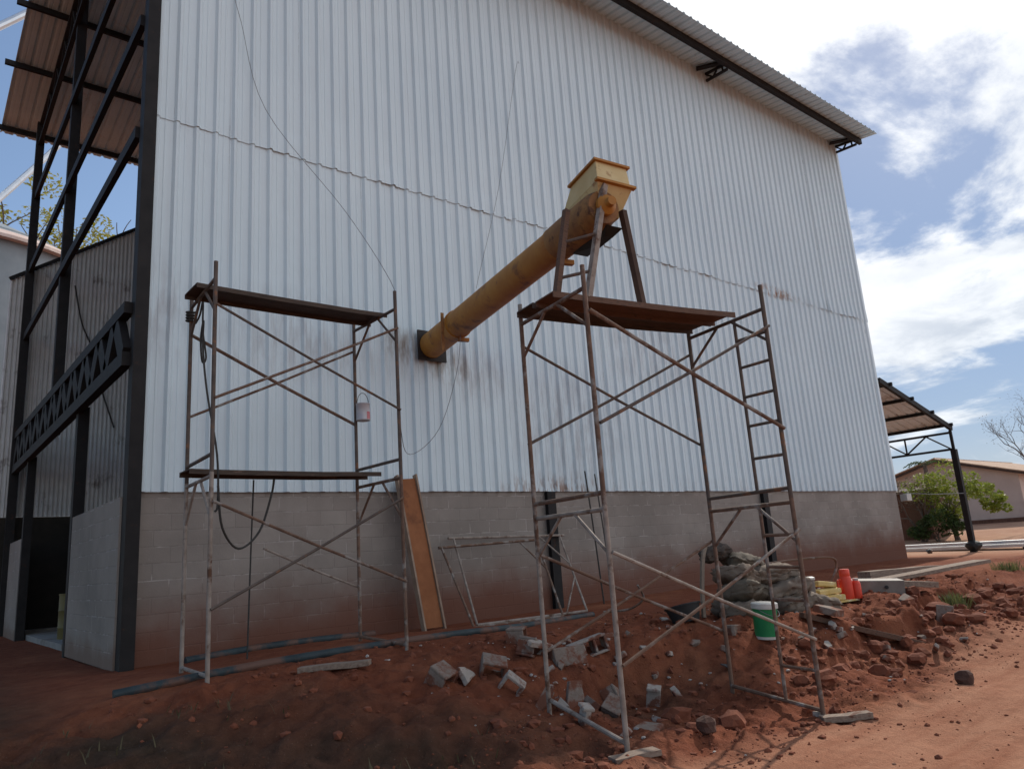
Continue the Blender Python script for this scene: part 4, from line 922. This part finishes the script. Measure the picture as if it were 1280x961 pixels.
sack(8.57, 6.13, g0 + .1, 0.66, 0.48, 0.26, (11, -1, 22), 'sack', 'grey sack on the ground at the back of the heap', 3)
sack(8.42, 5.86, g0 + .29, 0.63, 0.49, 0.25, (-12, 10, 10), 'sack_green', 'greenish sack on the left of the second layer', 4)
sack(8.97, 5.63, g0 + .3, 0.64, 0.44, 0.25, (9, -13, -27), 'sack', 'grey sack on the right of the second layer', 5)
sack(8.52, 5.98, g0 + .48, 0.65, 0.50, 0.24, (-3, 17, 11), 'sack', 'grey sack on the left of the third layer with a deep fold', 6)
sack(8.97, 5.78, g0 + .49, 0.66, 0.44, 0.24, (1, -0, -30), 'sack', 'grey sack on the right of the third layer', 7)
sack(8.72, 6.03, g0 + .67, 0.52, 0.40, 0.22, (11, 13, -25), 'sack_green', 'greenish crumpled sack draped over the fourth layer', 8)
sack(8.37, 6.18, g0 + .8, .42, .24, .18, (10, -15, -20), 'plank_dark', 'small dark bag on the very top of the heap', 9)
sack(9.32, 5.33, g0 + .08, 0.44, 0.37, 0.22, (16, 4, 46), 'sack', 'grey sack slumped at the right foot of the heap', 10)
line('hose', [(7.75, 6.0, -0.9), (7.85, 6.05, -0.55), (8.0, 6.1, -0.2), (8.15, 6.15, -0.05)], 0.03, M['sack'], 'pale stiff hose leaning up the left side of the sack heap', 'hose')
bz = gz(7.8, 5.2); bt = thing('bucket', (7.8, 5.2, bz), 'green paint bucket with white top and bottom bands in front of the sacks', 'bucket')
Mx = Matrix.Translation((7.8, 5.2, bz - .07)) @ Matrix.Rotation(R(4), 4, 'X')
MB().lathe([(.125, .028), (.138, .33)], 28, Mx, cap=False).build('body', M['green'], bt, smooth=True)
MB().lathe([(.0, .0), (.124, .0), (.1252, .03), (.1252, .03)], 28, Mx).build('base_band', M['white_pl'], bt, smooth=True)
MB().lathe([(.1385, .328), (.15, .332), (.15, .36), (.148, .385), (.14, .39), (.0, .378)], 28, Mx).build('lid', M['white_pl'], bt, smooth=True)
MB().tube([Mx @ Vector((.152 * math.cos(a), -.02 - .152 * math.sin(a) * .9, .33 - .08 * math.sin(a))) for a in np.linspace(0, math.pi, 14)], .004, 5).build('handle', M['cable'], bt)
tt = thing('tub', (7.55, 6.1, gz(7.55, 6.1)), 'black plastic mixing tub tipped against the sacks', 'tub')
MB().lathe([(0, .02), (.2, .02), (.27, .26), (.29, .26), (.29, .28), (.26, .28), (.19, .045), (0, .045)], 28, Matrix.Translation((7.55, 6.1, gz(7.55, 6.1))) @ Matrix.Rotation(R(-14), 4, 'X') @ Matrix.Scale(.78, 4), cap=False).build('shell', M['black'], tt, smooth=True)
put(slab_piece(51, .34, .24, .12), 'rock', 7.6, 5.5, .05, (0, 5, 30), 'concrete', 'pale flat stone left of the green bucket', 'stone')
put(MB().box((0, 0, 0), (.14, .1, .012)), 'tile', 6.95, 5.15, .02, (20, 10, 10), 'pipe_blue', 'small blue tile in the soil below the green bucket', 'tile', None, 0.002)
# low bench of a board on blocks with packages
zt = -.905
bb = thing('bench', (10.2, 5.7, -1.0), 'low makeshift bench of a thin yellow edged board on two block stubs', 'bench')
bc = [Vector((9.62, 5.98, zt)), Vector((9.75, 5.55, zt)), Vector((10.72, 5.38, zt)), Vector((10.75, 6.0, zt))]
MB().loft([bc, [p - Vector((0, 0, .025)) for p in bc]]).build('board', M['yellow_pk'], bb)
for x, y in ((9.9, 5.74), (10.5, 5.62)): MB().box((x, y, (zt - .025 + gz(x, y) - .06) / 2), (.2, .2, zt - .025 - gz(x, y) + .06)).build('support_block', M['concrete'], bb, bevel=.008)
def item(mb, name, mat, label, cat, smooth=False, bevel=0.0): return tag(mb.build(name, M[mat], None, smooth=smooth, bevel=bevel), label, cat)
bx = thing('thermos', (10.36, 5.53, zt), 'tall red plastic thermos jug on the low bench', 'thermos')
T = Matrix.Translation((10.36, 5.53, zt)) @ Matrix.Scale(1.32, 4)
MB().lathe([(.0, 0), (.062, 0), (.066, .02), (.066, .17), (.06, .2), (.05, .235)], 24, T).build('body', M['red_pl'], bx, smooth=True)
MB().lathe([(.051, .233), (.054, .24), (.052, .295), (.044, .305), (0, .307)], 24, T).build('cup_lid', M['red_pl'], bx, smooth=True)
MB().tube([T @ Vector(p) for p in ((-.06, .02, .2), (-.105, .03, .2), (-.11, .03, .12), (-.064, .02, .05))], .012, 7).build('handle', M['red_pl'], bx, smooth=True)
b2 = thing('bottle', (10.5, 5.46, zt), 'short red bottle touching the right side of the red thermos', 'bottle'); T = Matrix.Translation((10.48, 5.45, zt)) @ Matrix.Scale(1.2, 4)
MB().lathe([(0, 0), (.05, 0), (.052, .015), (.052, .16), (.04, .19), (.028, .2)], 20, T).build('body', M['red_pl'], b2, smooth=True)
MB().lathe([(.029, .198), (.032, .202), (.032, .225), (0, .227)], 20, T).build('cap', M['white_pl'], b2, smooth=True)
b3 = thing('bucket', (9.78, 5.75, zt), 'grey plastic bucket with a white lid between the ladder and the yellow packages', 'bucket'); T = Matrix.Translation((9.8, 5.76, zt)) @ Matrix.Scale(1.2, 4)
MB().lathe([(0, 0), (.06, 0), (.068, .25)], 24, T).build('body', M['grey_pl'], b3, smooth=True)
MB().lathe([(.069, .25), (.073, .252), (.073, .275), (.05, .285), (0, .287)], 24, T).build('lid', M['white_pl'], b3, smooth=True)
item(MB().box((10.1, 5.67, zt + .04), (.4, .2, .076), Euler((0, 0, R(-35))).to_matrix()), 'package', 'yellow_pk', 'lower flat yellow package on the low bench', 'package', bevel=.014)
item(MB().box((10.1, 5.68, zt + .125), (.34, .18, .07), Euler((R(4), R(-3), R(-28))).to_matrix()), 'package', 'yellow_pk', 'middle yellow package stacked on the lower flat one', 'package', bevel=.014)
item(MB().box((10.16, 5.72, zt + .215), (.26, .14, .07), Euler((R(-5), R(8), R(-40))).to_matrix()), 'package', 'yellow_pk', 'topmost yellow package of the stack, tilted', 'package', bevel=.014)
gb = thing('metal_box', (11.0, 5.45, -.98), 'dented grey metal box lying on the bank right of the red thermos', 'box')
rot = Euler((R(3), R(3), R(-48))).to_matrix()
MB().box((11.02, 5.5, -.84), (.8, .3, .3), rot).build('body', M['grey_pl'], gb, bevel=.012)
MB().box((10.76, 5.79, -.83), (.03, .32, .32), rot).build('rim', M['steel_dark'], gb, bevel=.004)
MB().lathe([(0, 0), (.026, 0), (.026, .012), (0, .014)], 14, Matrix.Translation((11.0, 5.28, -.8)) @ Matrix.Rotation(R(-48), 4, 'Z') @ Matrix.Rotation(R(90), 4, 'X')).build('knob', M['black'], gb)
# steel profiles stacked on the ground by the shed post
rnd = random.Random(2); pp = None
spots = [(28.35, -.82, 0), (28.6, -.82, 1), (28.85, -.82, -1), (29.1, -.82, 0.5), (28.5, -.70, .7), (28.78, -.70, -.4), (29.0, -.7, .2)]
for i, (x, z, a) in enumerate(spots):
    if pp is None:
        mb = MB()
        for (cy, cz, w, h) in ((0, .046, .14, .006), (-.067, 0, .006, .086), (.067, 0, .006, .086)): mb.box((cy, 0, cz - .0), (w, 9.0, h))
        pp = mb.build('steel_profile', M['galv'], None); o = pp
    else: o = pp.copy(); COL.objects.link(o)
    o.location = (x, 11.2 + rnd.uniform(-.6, .6), gz(28.7, 10) + .1 + (z + .82)); o.rotation_euler = (0, 0, R(-6 + a))
    tag(o, 'long bright galvanised steel profile in the stack on the ground behind the shed post', 'steel profile', 'stack of galvanised profiles')
put(MB().rock((0, 0, 0), (.14, .1, .08), 77, 2, .2), 'plastic_bag', 27.2, 11.4, .06, (0, 0, 0), 'pipe_blue', 'crumpled bluish plastic bag on the dirt below the steel profiles', 'bag', None, 0)
put(MB().bar((-1.2, 0, 0), (1.2, .3, 0), .2, .16), 'timber_beam', 29.2, 8.6, .08, (0, 0, -10), 'wood_dark', 'dark timber beam lying on the dirt right of the shed post', 'beam')

# ---------------------------------------------------------------- vegetation helpers
def leaves(mb, c, rad, n, size, rnd, shell=.5, squash=1.0):
    for _ in range(n):
        while True:
            d = Vector((rnd.uniform(-1, 1), rnd.uniform(-1, 1), rnd.uniform(-1, 1)))
            if .05 < d.length < 1: break
        d = d * (d.length ** -shell) if d.length > 0 else d
        p = Vector(c) + Vector((d.x * rad[0], d.y * rad[1], d.z * rad[2]))
        a = Vector((rnd.gauss(0, 1), rnd.gauss(0, 1), rnd.gauss(0, .7))).normalized(); b = a.cross(Vector((rnd.gauss(0, 1), rnd.gauss(0, 1), rnd.gauss(0, 1)))).normalized()
        s_ = size * rnd.uniform(.6, 1.4)
        mb.add([p - a * s_, p - b * s_ * .42 + a * s_ * .1, p + a * s_, p + b * s_ * .42 + a * s_ * .1], [(0, 1, 2, 3)])
def limb(mb, p, d, L, r, depth, rnd, ends, spread=.6, up=.12):
    pts = [Vector(p)]; dd = Vector(d).normalized()
    for k in range(4):
        dd = (dd + Vector((rnd.gauss(0, .13), rnd.gauss(0, .13), rnd.gauss(0, .1) + up * .3))).normalized(); pts.append(pts[-1] + dd * L / 4)
    mb.tube(pts, [r * (1 - .12 * k) for k in range(5)], 6 if r > .03 else 4)
    if depth == 0: ends.append(pts[-1]); return
    for k in range(rnd.choice((2, 3))):
        nd = (dd + Vector((rnd.gauss(0, spread), rnd.gauss(0, spread), rnd.gauss(0, spread * .8) + up))).normalized()
        limb(mb, pts[-1 - (k % 2)], nd, L * rnd.uniform(.6, .82), r * .58, depth - 1, rnd, ends, spread, up)
def bush(name, loc, label, cat, leafm, blobs, n, size, seed, trunk_h=.8, trunk_r=.07, depth=2, group=None):
    t = thing(name, loc, label, cat, group); rnd = random.Random(seed); tb = MB(); ends = []
    for k in range(3): limb(tb, (loc[0] + rnd.uniform(-.15, .15), loc[1] + rnd.uniform(-.15, .15), loc[2] - .1), (rnd.uniform(-.5, .5), rnd.uniform(-.5, .5), 1), trunk_h, trunk_r, depth, rnd, ends)
    tb.build('trunk', M['bark'], t)
    cr = MB()
    for bx_, by_, bz_, r_ in blobs:
        for q in range(9):
            o_ = Vector((rnd.gauss(0, .45), rnd.gauss(0, .45), rnd.gauss(0, .4))) * r_
            leaves(cr, Vector(loc) + Vector((bx_, by_, bz_)) + o_, (r_ * .45, r_ * .45, r_ * .38), n // 9, size, rnd)
    cr.build('crown', M[leafm], t, fix=False)
    return t
bz_ = gz(33.5, 12.9)
bush('bush', (33.6, 12.9, bz_), 'yellow green leafy bush in front of the pinkish house', 'bush', 'leaf_yg', [(0, 0, 2.1, .95), (.3, -.9, 1.8, .75), (-.2, .8, 2.2, .75), (.5, -1.5, 1.4, .45), (0.1, .2, 1.2, .8)], 900, .075, 3, 1.0, .07)
bush('bush', (33.3, 14.1, gz(33.3, 14.1)), 'dry brownish bush between the warehouse corner and the yellow green bush', 'bush', 'leaf_dry', [(0, 0, 2.0, .7), (0, .9, 1.9, .6)], 420, .06, 4, 1.1, .06)
bush('bush', (33.0, 13.3, gz(33, 13.3)), 'low dark green shrub at the foot of the yellow green bush', 'bush', 'leaf_dk', [(0, 0, .8, .6), (-.1, .7, .6, .5), (0, -.6, .7, .45)], 620, .075, 5, .4, .04, 1)
# hut of red brown boards
ht = thing('hut', (34.5, 14.9, gz(34.5, 14.9)), 'small red brown board hut behind the dry bush', 'hut'); hz = gz(34.5, 14.9)
MB().box((35, 15.3, hz + .95), (1.6, 2.6, 2.1)).build('wall', M['hut'], ht)
MB().loft([[Vector((34, 13.8, hz + 2.0)), Vector((36, 13.8, hz + 2.2)), Vector((36, 16.8, hz + 2.2)), Vector((34, 16.8, hz + 2.0))], [Vector((34, 13.8, hz + 2.06)), Vector((36, 13.8, hz + 2.26)), Vector((36, 16.8, hz + 2.26)), Vector((34, 16.8, hz + 2.06))]]).build('roof', M['wood_dark'], ht)
MB().box((34.18, 14.6, hz + .8), (.06, .6, 1.5)).build('door', M['plank_brown'], ht)
# house
hs = thing('house', (42.4, 16.5, -.1), 'pinkish rendered house with a pale tiled gable roof beyond the shed', 'house')
hx0, hx1, hy0, hy1, he, hr = 42.4, 53.0, 13.0, 20.0, 2.35, 3.35; ym = (hy0 + hy1) / 2
w = MB(); ring5 = lambda x: [Vector((x, hy0, -.3)), Vector((x, hy1, -.3)), Vector((x, hy1, he)), Vector((x, ym, hr - .02)), Vector((x, hy0, he))]
w.loft([ring5(hx0), ring5(hx1)]).build('wall', M['house_wall'], hs)
MB().box((hx0 - .01, (hy0 + hy1) / 2, -.05), (.06, hy1 - hy0 + .04, .35)).build('plinth', M['hut'], hs)
rk = MB(); sl_ = (hr - he) / (ym - hy0)
TX = [(hx0 - .45 + k * .11, .02 * (k % 2)) for k in range(int((hx1 - hx0 + .9) / .11))]
for ya_, yb_ in ((hy0 - .5, ym), (hy1 + .5, ym)):
    za_ = he - .5 * sl_ + .06; zb_ = hr + .06
    rk.sheet([[(x, ya_, za_ + d) for x, d in TX], [(x, yb_, zb_ + d) for x, d in TX]])
rr_ = rk.build('roof', M['house_roof'], hs, fix=False); so = rr_.modifiers.new('thickness', 'SOLIDIFY'); so.thickness = .05; so.offset = -1
f_ = MB()
for ya_, yb_ in ((hy0 - .5, ym), (hy1 + .5, ym)): f_.bar((hx0 - .42, ya_, he - .5 * sl_ - .05), (hx0 - .42, yb_, hr - .05), .04, .12)
f_.bar((hx0 - .42, hy0 - .48, he - .5 * sl_ - .06), (hx1 + .4, hy0 - .48, he - .5 * sl_ - .06), .04, .08)
f_.build('fascia', M['wood_dark'], rr_)
wn = MB().box((43.9, hy0 - .015, 1.3), (1.0, .06, 1.0)).build('window', M['wood_dark'], hs); MB().box((43.9, hy0 - .05, 1.3), (.84, .02, .84)).build('pane', M['glass_dark'], wn)
MB().box((46.5, hy0 - .02, .9), (.9, .06, 2.1)).build('door', M['wood_dark'], hs)
# palm and bare tree behind
pt = thing('palm_tree', (40.5, 16.4, -.1), 'small palm poking up behind the ridge end of the house', 'palm'); tb = MB().tube([(40.5, 16.4, -.3), (40.55, 16.4, 1.5), (40.5, 16.45, 3.1)], [.14, .11, .1], 8).build('trunk', M['bark'], pt)
fr = MB(); rnd = random.Random(8)
for k in range(13):
    a = k * 2.4; b_ = Vector((40.5, 16.45, 3.1)); 
    for q in range(7):
        t0 = q / 7; p = b_ + Vector((math.cos(a), math.sin(a), 0)) * t0 * 1.0 + Vector((0, 0, .75 * t0 - .95 * t0 * t0)) * (1 - .05 * k % .4); sd = Vector((-math.sin(a), math.cos(a), 0))
        for sgn in (-1, 1): fr.add([p, p + sd * sgn * .22 * (1 - .6 * t0) + Vector((math.cos(a) * .16, math.sin(a) * .16, -.1)), p + Vector((math.cos(a) * .06, math.sin(a) * .06, .02))], [(0, 1, 2)])
fr.build('fronds', M['leaf_dk'], pt, fix=False)
bt_ = thing('bare_tree', (40.0, 11.0, gz(40, 11)), 'leafless grey tree at the right edge behind the house roof', 'tree'); tb = MB(); ends = []; rnd = random.Random(21)
tb.tube([(40, 11, gz(40, 11) - .2), (40.05, 11.05, 1.2), (40, 11.1, 2.2)], [.16, .13, .11], 8)
for k in range(6): limb(tb, (40, 11.1, 1.9 + .08 * k), (rnd.uniform(-.8, .8), math.sin(k * 1.05) * 1.0, rnd.uniform(.5, 1.2)), 1.15, .058, 5, rnd, ends, .55, .03)
tb.build('trunk', M['twig'], bt_)
cr = MB()
for e_ in ends: leaves(cr, e_, (.25, .25, .2), 2, .03, rnd)
cr.build('crown', M['leaf_dry'], bt_, fix=False)
# far tree line beyond the houses
fw = MB(); rnd = random.Random(31)
for k in range(60):
    x = rnd.uniform(70, 150); y = rnd.uniform(18, 110); h = rnd.uniform(2.5, 4.5); 
    for q in range(5): leaves(fw, (x + rnd.gauss(0, 1), y + rnd.gauss(0, 1.5), h * rnd.uniform(.3, .8)), (1.6, 1.8, h * .35), 70, .3, rnd)
o = fw.build('distant_trees', M['leaf_dk'], None, fix=False); tag(o, 'far dark line of trees beyond the house', 'trees', kind='stuff')
# silo and trees behind the open left end
si = thing('grain_silo', (.5, 46, -.7), 'round grey steel grain silo with a pinkish rimmed cone roof seen through the open end', 'silo')
T = Matrix.Translation((.5, 46, 0))
MB().lathe([(8, -.8)] + [(8.0 + .02 * (k % 2), -.8 + 16.2 * k / 36) for k in range(1, 37)], 64, T, cap=False).build('shell', M['silo'], si, smooth=True)
MB().lathe([(8.05, 15.35), (8.5, 15.3), (8.5, 15.45), (7.6, 16.0), (7.55, 15.9)], 64, T, cap=False).build('rim', M['silo_roof'], si)
MB().lathe([(8.3, 15.55), (6.9, 16.35), (6.9, 16.42), (1.0, 19.6), (.9, 20.2), (0, 20.25)], 64, T, cap=False).build('roof', M['silo'], si)
MB().tube([(2.4, 43.8, 19.2), (4.3, 44, 22.2), (6, 44.2, 25)], .16, 10).build('spout', M['galv'], si)
MB().tube([(1.6, 44, 29.3), (4.1, 44, 32.2)], .2, 10).tube([(1.6, 44, 29.3), (1.6, 44, 18.8)], .22, 10).build('elevator_pipe', M['galv'], si)
def tall(name, loc, label, mat, h, r, n, seed):
    t = thing(name, loc, label, 'tree', 'trees behind the silo'); rnd = random.Random(seed); tb = MB(); ends = []
    tb.tube([loc, (loc[0] + .2, loc[1], loc[2] + h * .45), (loc[0], loc[1], loc[2] + h * .75)], [.4, .3, .2], 8)
    for k in range(5): limb(tb, (loc[0], loc[1], loc[2] + h * (.55 + .04 * k)), (rnd.uniform(-1, 1), rnd.uniform(-1, 1), 1), h * .16, .14, 2, rnd, ends)
    tb.build('trunk', M['bark'], t); cr = MB()
    for k in range(26): leaves(cr, Vector(loc) + Vector((rnd.gauss(0, r * .5), rnd.gauss(0, r * .5), h * rnd.uniform(.55, 1.0))), (r * .33, r * .33, r * .25), n // 26, .16, rnd)
    cr.build('crown', M[mat], t, fix=False)
tall('tree', (5.2, 57, -.6), 'tall golden green tree directly behind the silo roof', 'leaf_gold', 26.5, 3.4, 3000, 41)
tall('tree', (9.0, 58, -.6), 'golden green tree behind the right shoulder of the silo', 'leaf_gold', 26.0, 3.2, 3000, 42)
dr = thing('drum', (2.75, 16.3, -1.03), 'old yellow drum standing in the dark doorway of the open end', 'drum')
T = Matrix.Translation((2.75, 16.3, gz(2.75, 16.3)))
MB().lathe([(0, 0), (.29, 0), (.29, .28), (.3, .3), (.29, .32), (.29, .58), (.3, .6), (.29, .62), (.29, .88), (.28, .88), (.27, .86), (0, .86)], 28, T, cap=False).build('body', M['drum'], dr, smooth=True)
MB().lathe([(.285, .87), (.3, .875), (.3, .895), (.285, .9)], 28, T, cap=False).build('rim', M['drum'], dr)
# weeds and dry grass
def tufts(name, mat, spots, label, cat, kind=None, blades=40, h=.18, spread=.12, seed=1):
    mb = MB(); rnd = random.Random(seed)
    for x, y in spots:
        z = gz(x, y)
        for _ in range(blades):
            p = Vector((x + rnd.gauss(0, spread), y + rnd.gauss(0, spread), z - .01)); a = rnd.uniform(0, 6.3); L = h * rnd.uniform(.4, 1.2)
            tip = p + Vector((math.cos(a) * L * .6, math.sin(a) * L * .6, L)); md = p.lerp(tip, .5) + Vector((0, 0, L * .14)); sd = Vector((-math.sin(a), math.cos(a), 0)) * .006
            mb.add([p - sd, p + sd, md + sd * .8, md - sd * .8, tip], [(0, 1, 2, 3), (3, 2, 4)])
    return tag(mb.build(name, M[mat], None, fix=False), label, cat, kind=kind)
rnd = random.Random(9)
tufts('weed', 'grass_gr', [(12.3 + .05 * k, 4.95 + .02 * k) for k in range(6)], 'patch of green weeds on the bank below the long sunlit plank', 'weeds', None, 40, .2, .1, 2)
tufts('weed', 'grass_gr', [(17.5 + .06 * k, 5.9 + .02 * k) for k in range(6)], 'patch of green weeds at the right edge of the dirt bank', 'weeds', None, 40, .2, .14, 3)
sp = [(rnd.uniform(.3, 3.6), rnd.uniform(4.6, 6.9)) for _ in range(36)]
tufts('dry_grass', 'grass_dry', sp, 'thin dry grass growing over the dark soil in front of the blue pipe', 'grass', 'stuff', 5, .09, .1, 4)

# ---------------------------------------------------------------- sky, sun, camera
SUN_EL, SUN_AZ = R(39.5), math.atan2(1.0, 0.285)     # azimuth from +Y towards +X
w = bpy.data.worlds.new('World'); sc.world = w; w.use_nodes = True; t = NT(w.node_tree)
out = t.n('ShaderNodeOutputWorld'); bg = t.n('ShaderNodeBackground'); t.l(bg.outputs[0], out.inputs[0])
sky = t.n('ShaderNodeTexSky', sky_type='NISHITA'); sky.sun_disc = False; sky.sun_elevation = SUN_EL; sky.sun_rotation = SUN_AZ
sky.air_density = 1.0; sky.dust_density = 0.6; sky.ozone_density = 1.2
bg.inputs[1].default_value = 0.13
tc = t.n('ShaderNodeTexCoord'); sep = t.n('ShaderNodeSeparateXYZ'); t.l(tc.outputs['Generated'], sep.inputs[0])
zz = t.math('ADD', t.math('MAXIMUM', sep.outputs[2], 0.0), 0.16)
cb = t.n('ShaderNodeCombineXYZ'); t.l(t.math('DIVIDE', sep.outputs[0], zz), cb.inputs[0]); t.l(t.math('DIVIDE', sep.outputs[1], zz), cb.inputs[1])
mp = t.n('ShaderNodeMapping'); mp.inputs['Location'].default_value = (7.75, 2.85, 0.0); t.l(cb.outputs[0], mp.inputs[0])
n1 = t.noise(mp.outputs[0], 1.15, 12, 0.61, 0.45); n2 = t.noise(mp.outputs[0], 2.9, 7, 0.6, 0.3)
sunv = (math.sin(SUN_AZ) * math.cos(SUN_EL), math.cos(SUN_AZ) * math.cos(SUN_EL), math.sin(SUN_EL))
def dotp(v):
    d = t.n('ShaderNodeVectorMath', operation='DOT_PRODUCT'); t.l(tc.outputs['Generated'], d.inputs[0]); d.inputs[1].default_value = v; return d.outputs['Value']
right = t.smooth(t.math('SUBTRACT', sep.outputs[0], t.math('MULTIPLY', sep.outputs[1], 0.55)), -0.25, 0.2)   # the north west quarter of the sky is clear
front = t.smooth(t.math('SUBTRACT', sep.outputs[1], t.math('MULTIPLY', sep.outputs[0], 0.6)), -0.38, -0.8)                                                              # bright clouds added behind the camera to fill the shaded wall
gl = t.smooth(dotp(Vector((0.72, 0.42, 0.56)).normalized()), 0.86, 0.99)                                   # the brightest bank, towards the sun
low = t.smooth(sep.outputs[2], 0.4, 0.02)
cov = t.math('ADD', t.math('ADD', n1, t.math('MULTIPLY', gl, 0.07)), t.math('MULTIPLY', t.math('SUBTRACT', right, 1.0), 0.3))
cov = t.math('ADD', t.math('ADD', cov, t.math('MULTIPLY', front, 0.16)), t.math('MULTIPLY', low, -0.015))
cl = t.smooth(cov, 0.45, 0.575)
thick = t.smooth(t.math('ADD', t.math('MULTIPLY', n2, 0.75), t.math('MULTIPLY', n1, 0.3)), 0.40, 0.66)
ccol = t.mix(thick, (2.7, 3.3, 4.2), (6.6, 6.9, 7.2))
ccol = t.mix(t.math('MULTIPLY', gl, 0.8), ccol, (8.5, 8.5, 8.5))
ccol = t.mix(front, ccol, (7.4, 7.9, 8.6))
skc = t.mix(t.math('MULTIPLY', right, 0.75), sky.outputs[0], (0.85, 1.55, 2.95))
final = t.mix(t.math('MULTIPLY', cl, 0.95), skc, ccol)
t.l(final, bg.inputs[0])

sd = bpy.data.lights.new('sun', 'SUN'); sd.energy = 3.5; sd.angle = R(0.8); sd.color = (1.0, 0.93, 0.83)
so = bpy.data.objects.new('sun', sd); COL.objects.link(so); so.location = (30, 10, 30)
so.rotation_euler = Vector(sunv).to_track_quat('Z', 'Y').to_euler()

cam = bpy.data.cameras.new('camera'); co = bpy.data.objects.new('camera', cam); COL.objects.link(co); sc.camera = co
RX = Vector((0.777459, -0.625333, -0.067196)); FW = Vector((0.622814, 0.75062, 0.220618))
FW.normalize(); RX = (RX - FW * RX.dot(FW)).normalized()
mt = Matrix((RX, RX.cross(FW).normalized() * 1.0, -FW)).transposed()
co.matrix_world = Matrix.Translation((0, 0, 0)) @ mt.to_4x4()
cam.sensor_fit = 'HORIZONTAL'; cam.sensor_width = 36.0; cam.lens = 36.0 * 939.0 / 1280.0
cam.clip_start = 0.05; cam.clip_end = 2000
vs_ = sc.view_settings; vs_.view_transform = 'Standard'; vs_.look = 'None'; vs_.gamma = 1.0; vs_.use_curve_mapping = False; vs_.exposure = 0.2
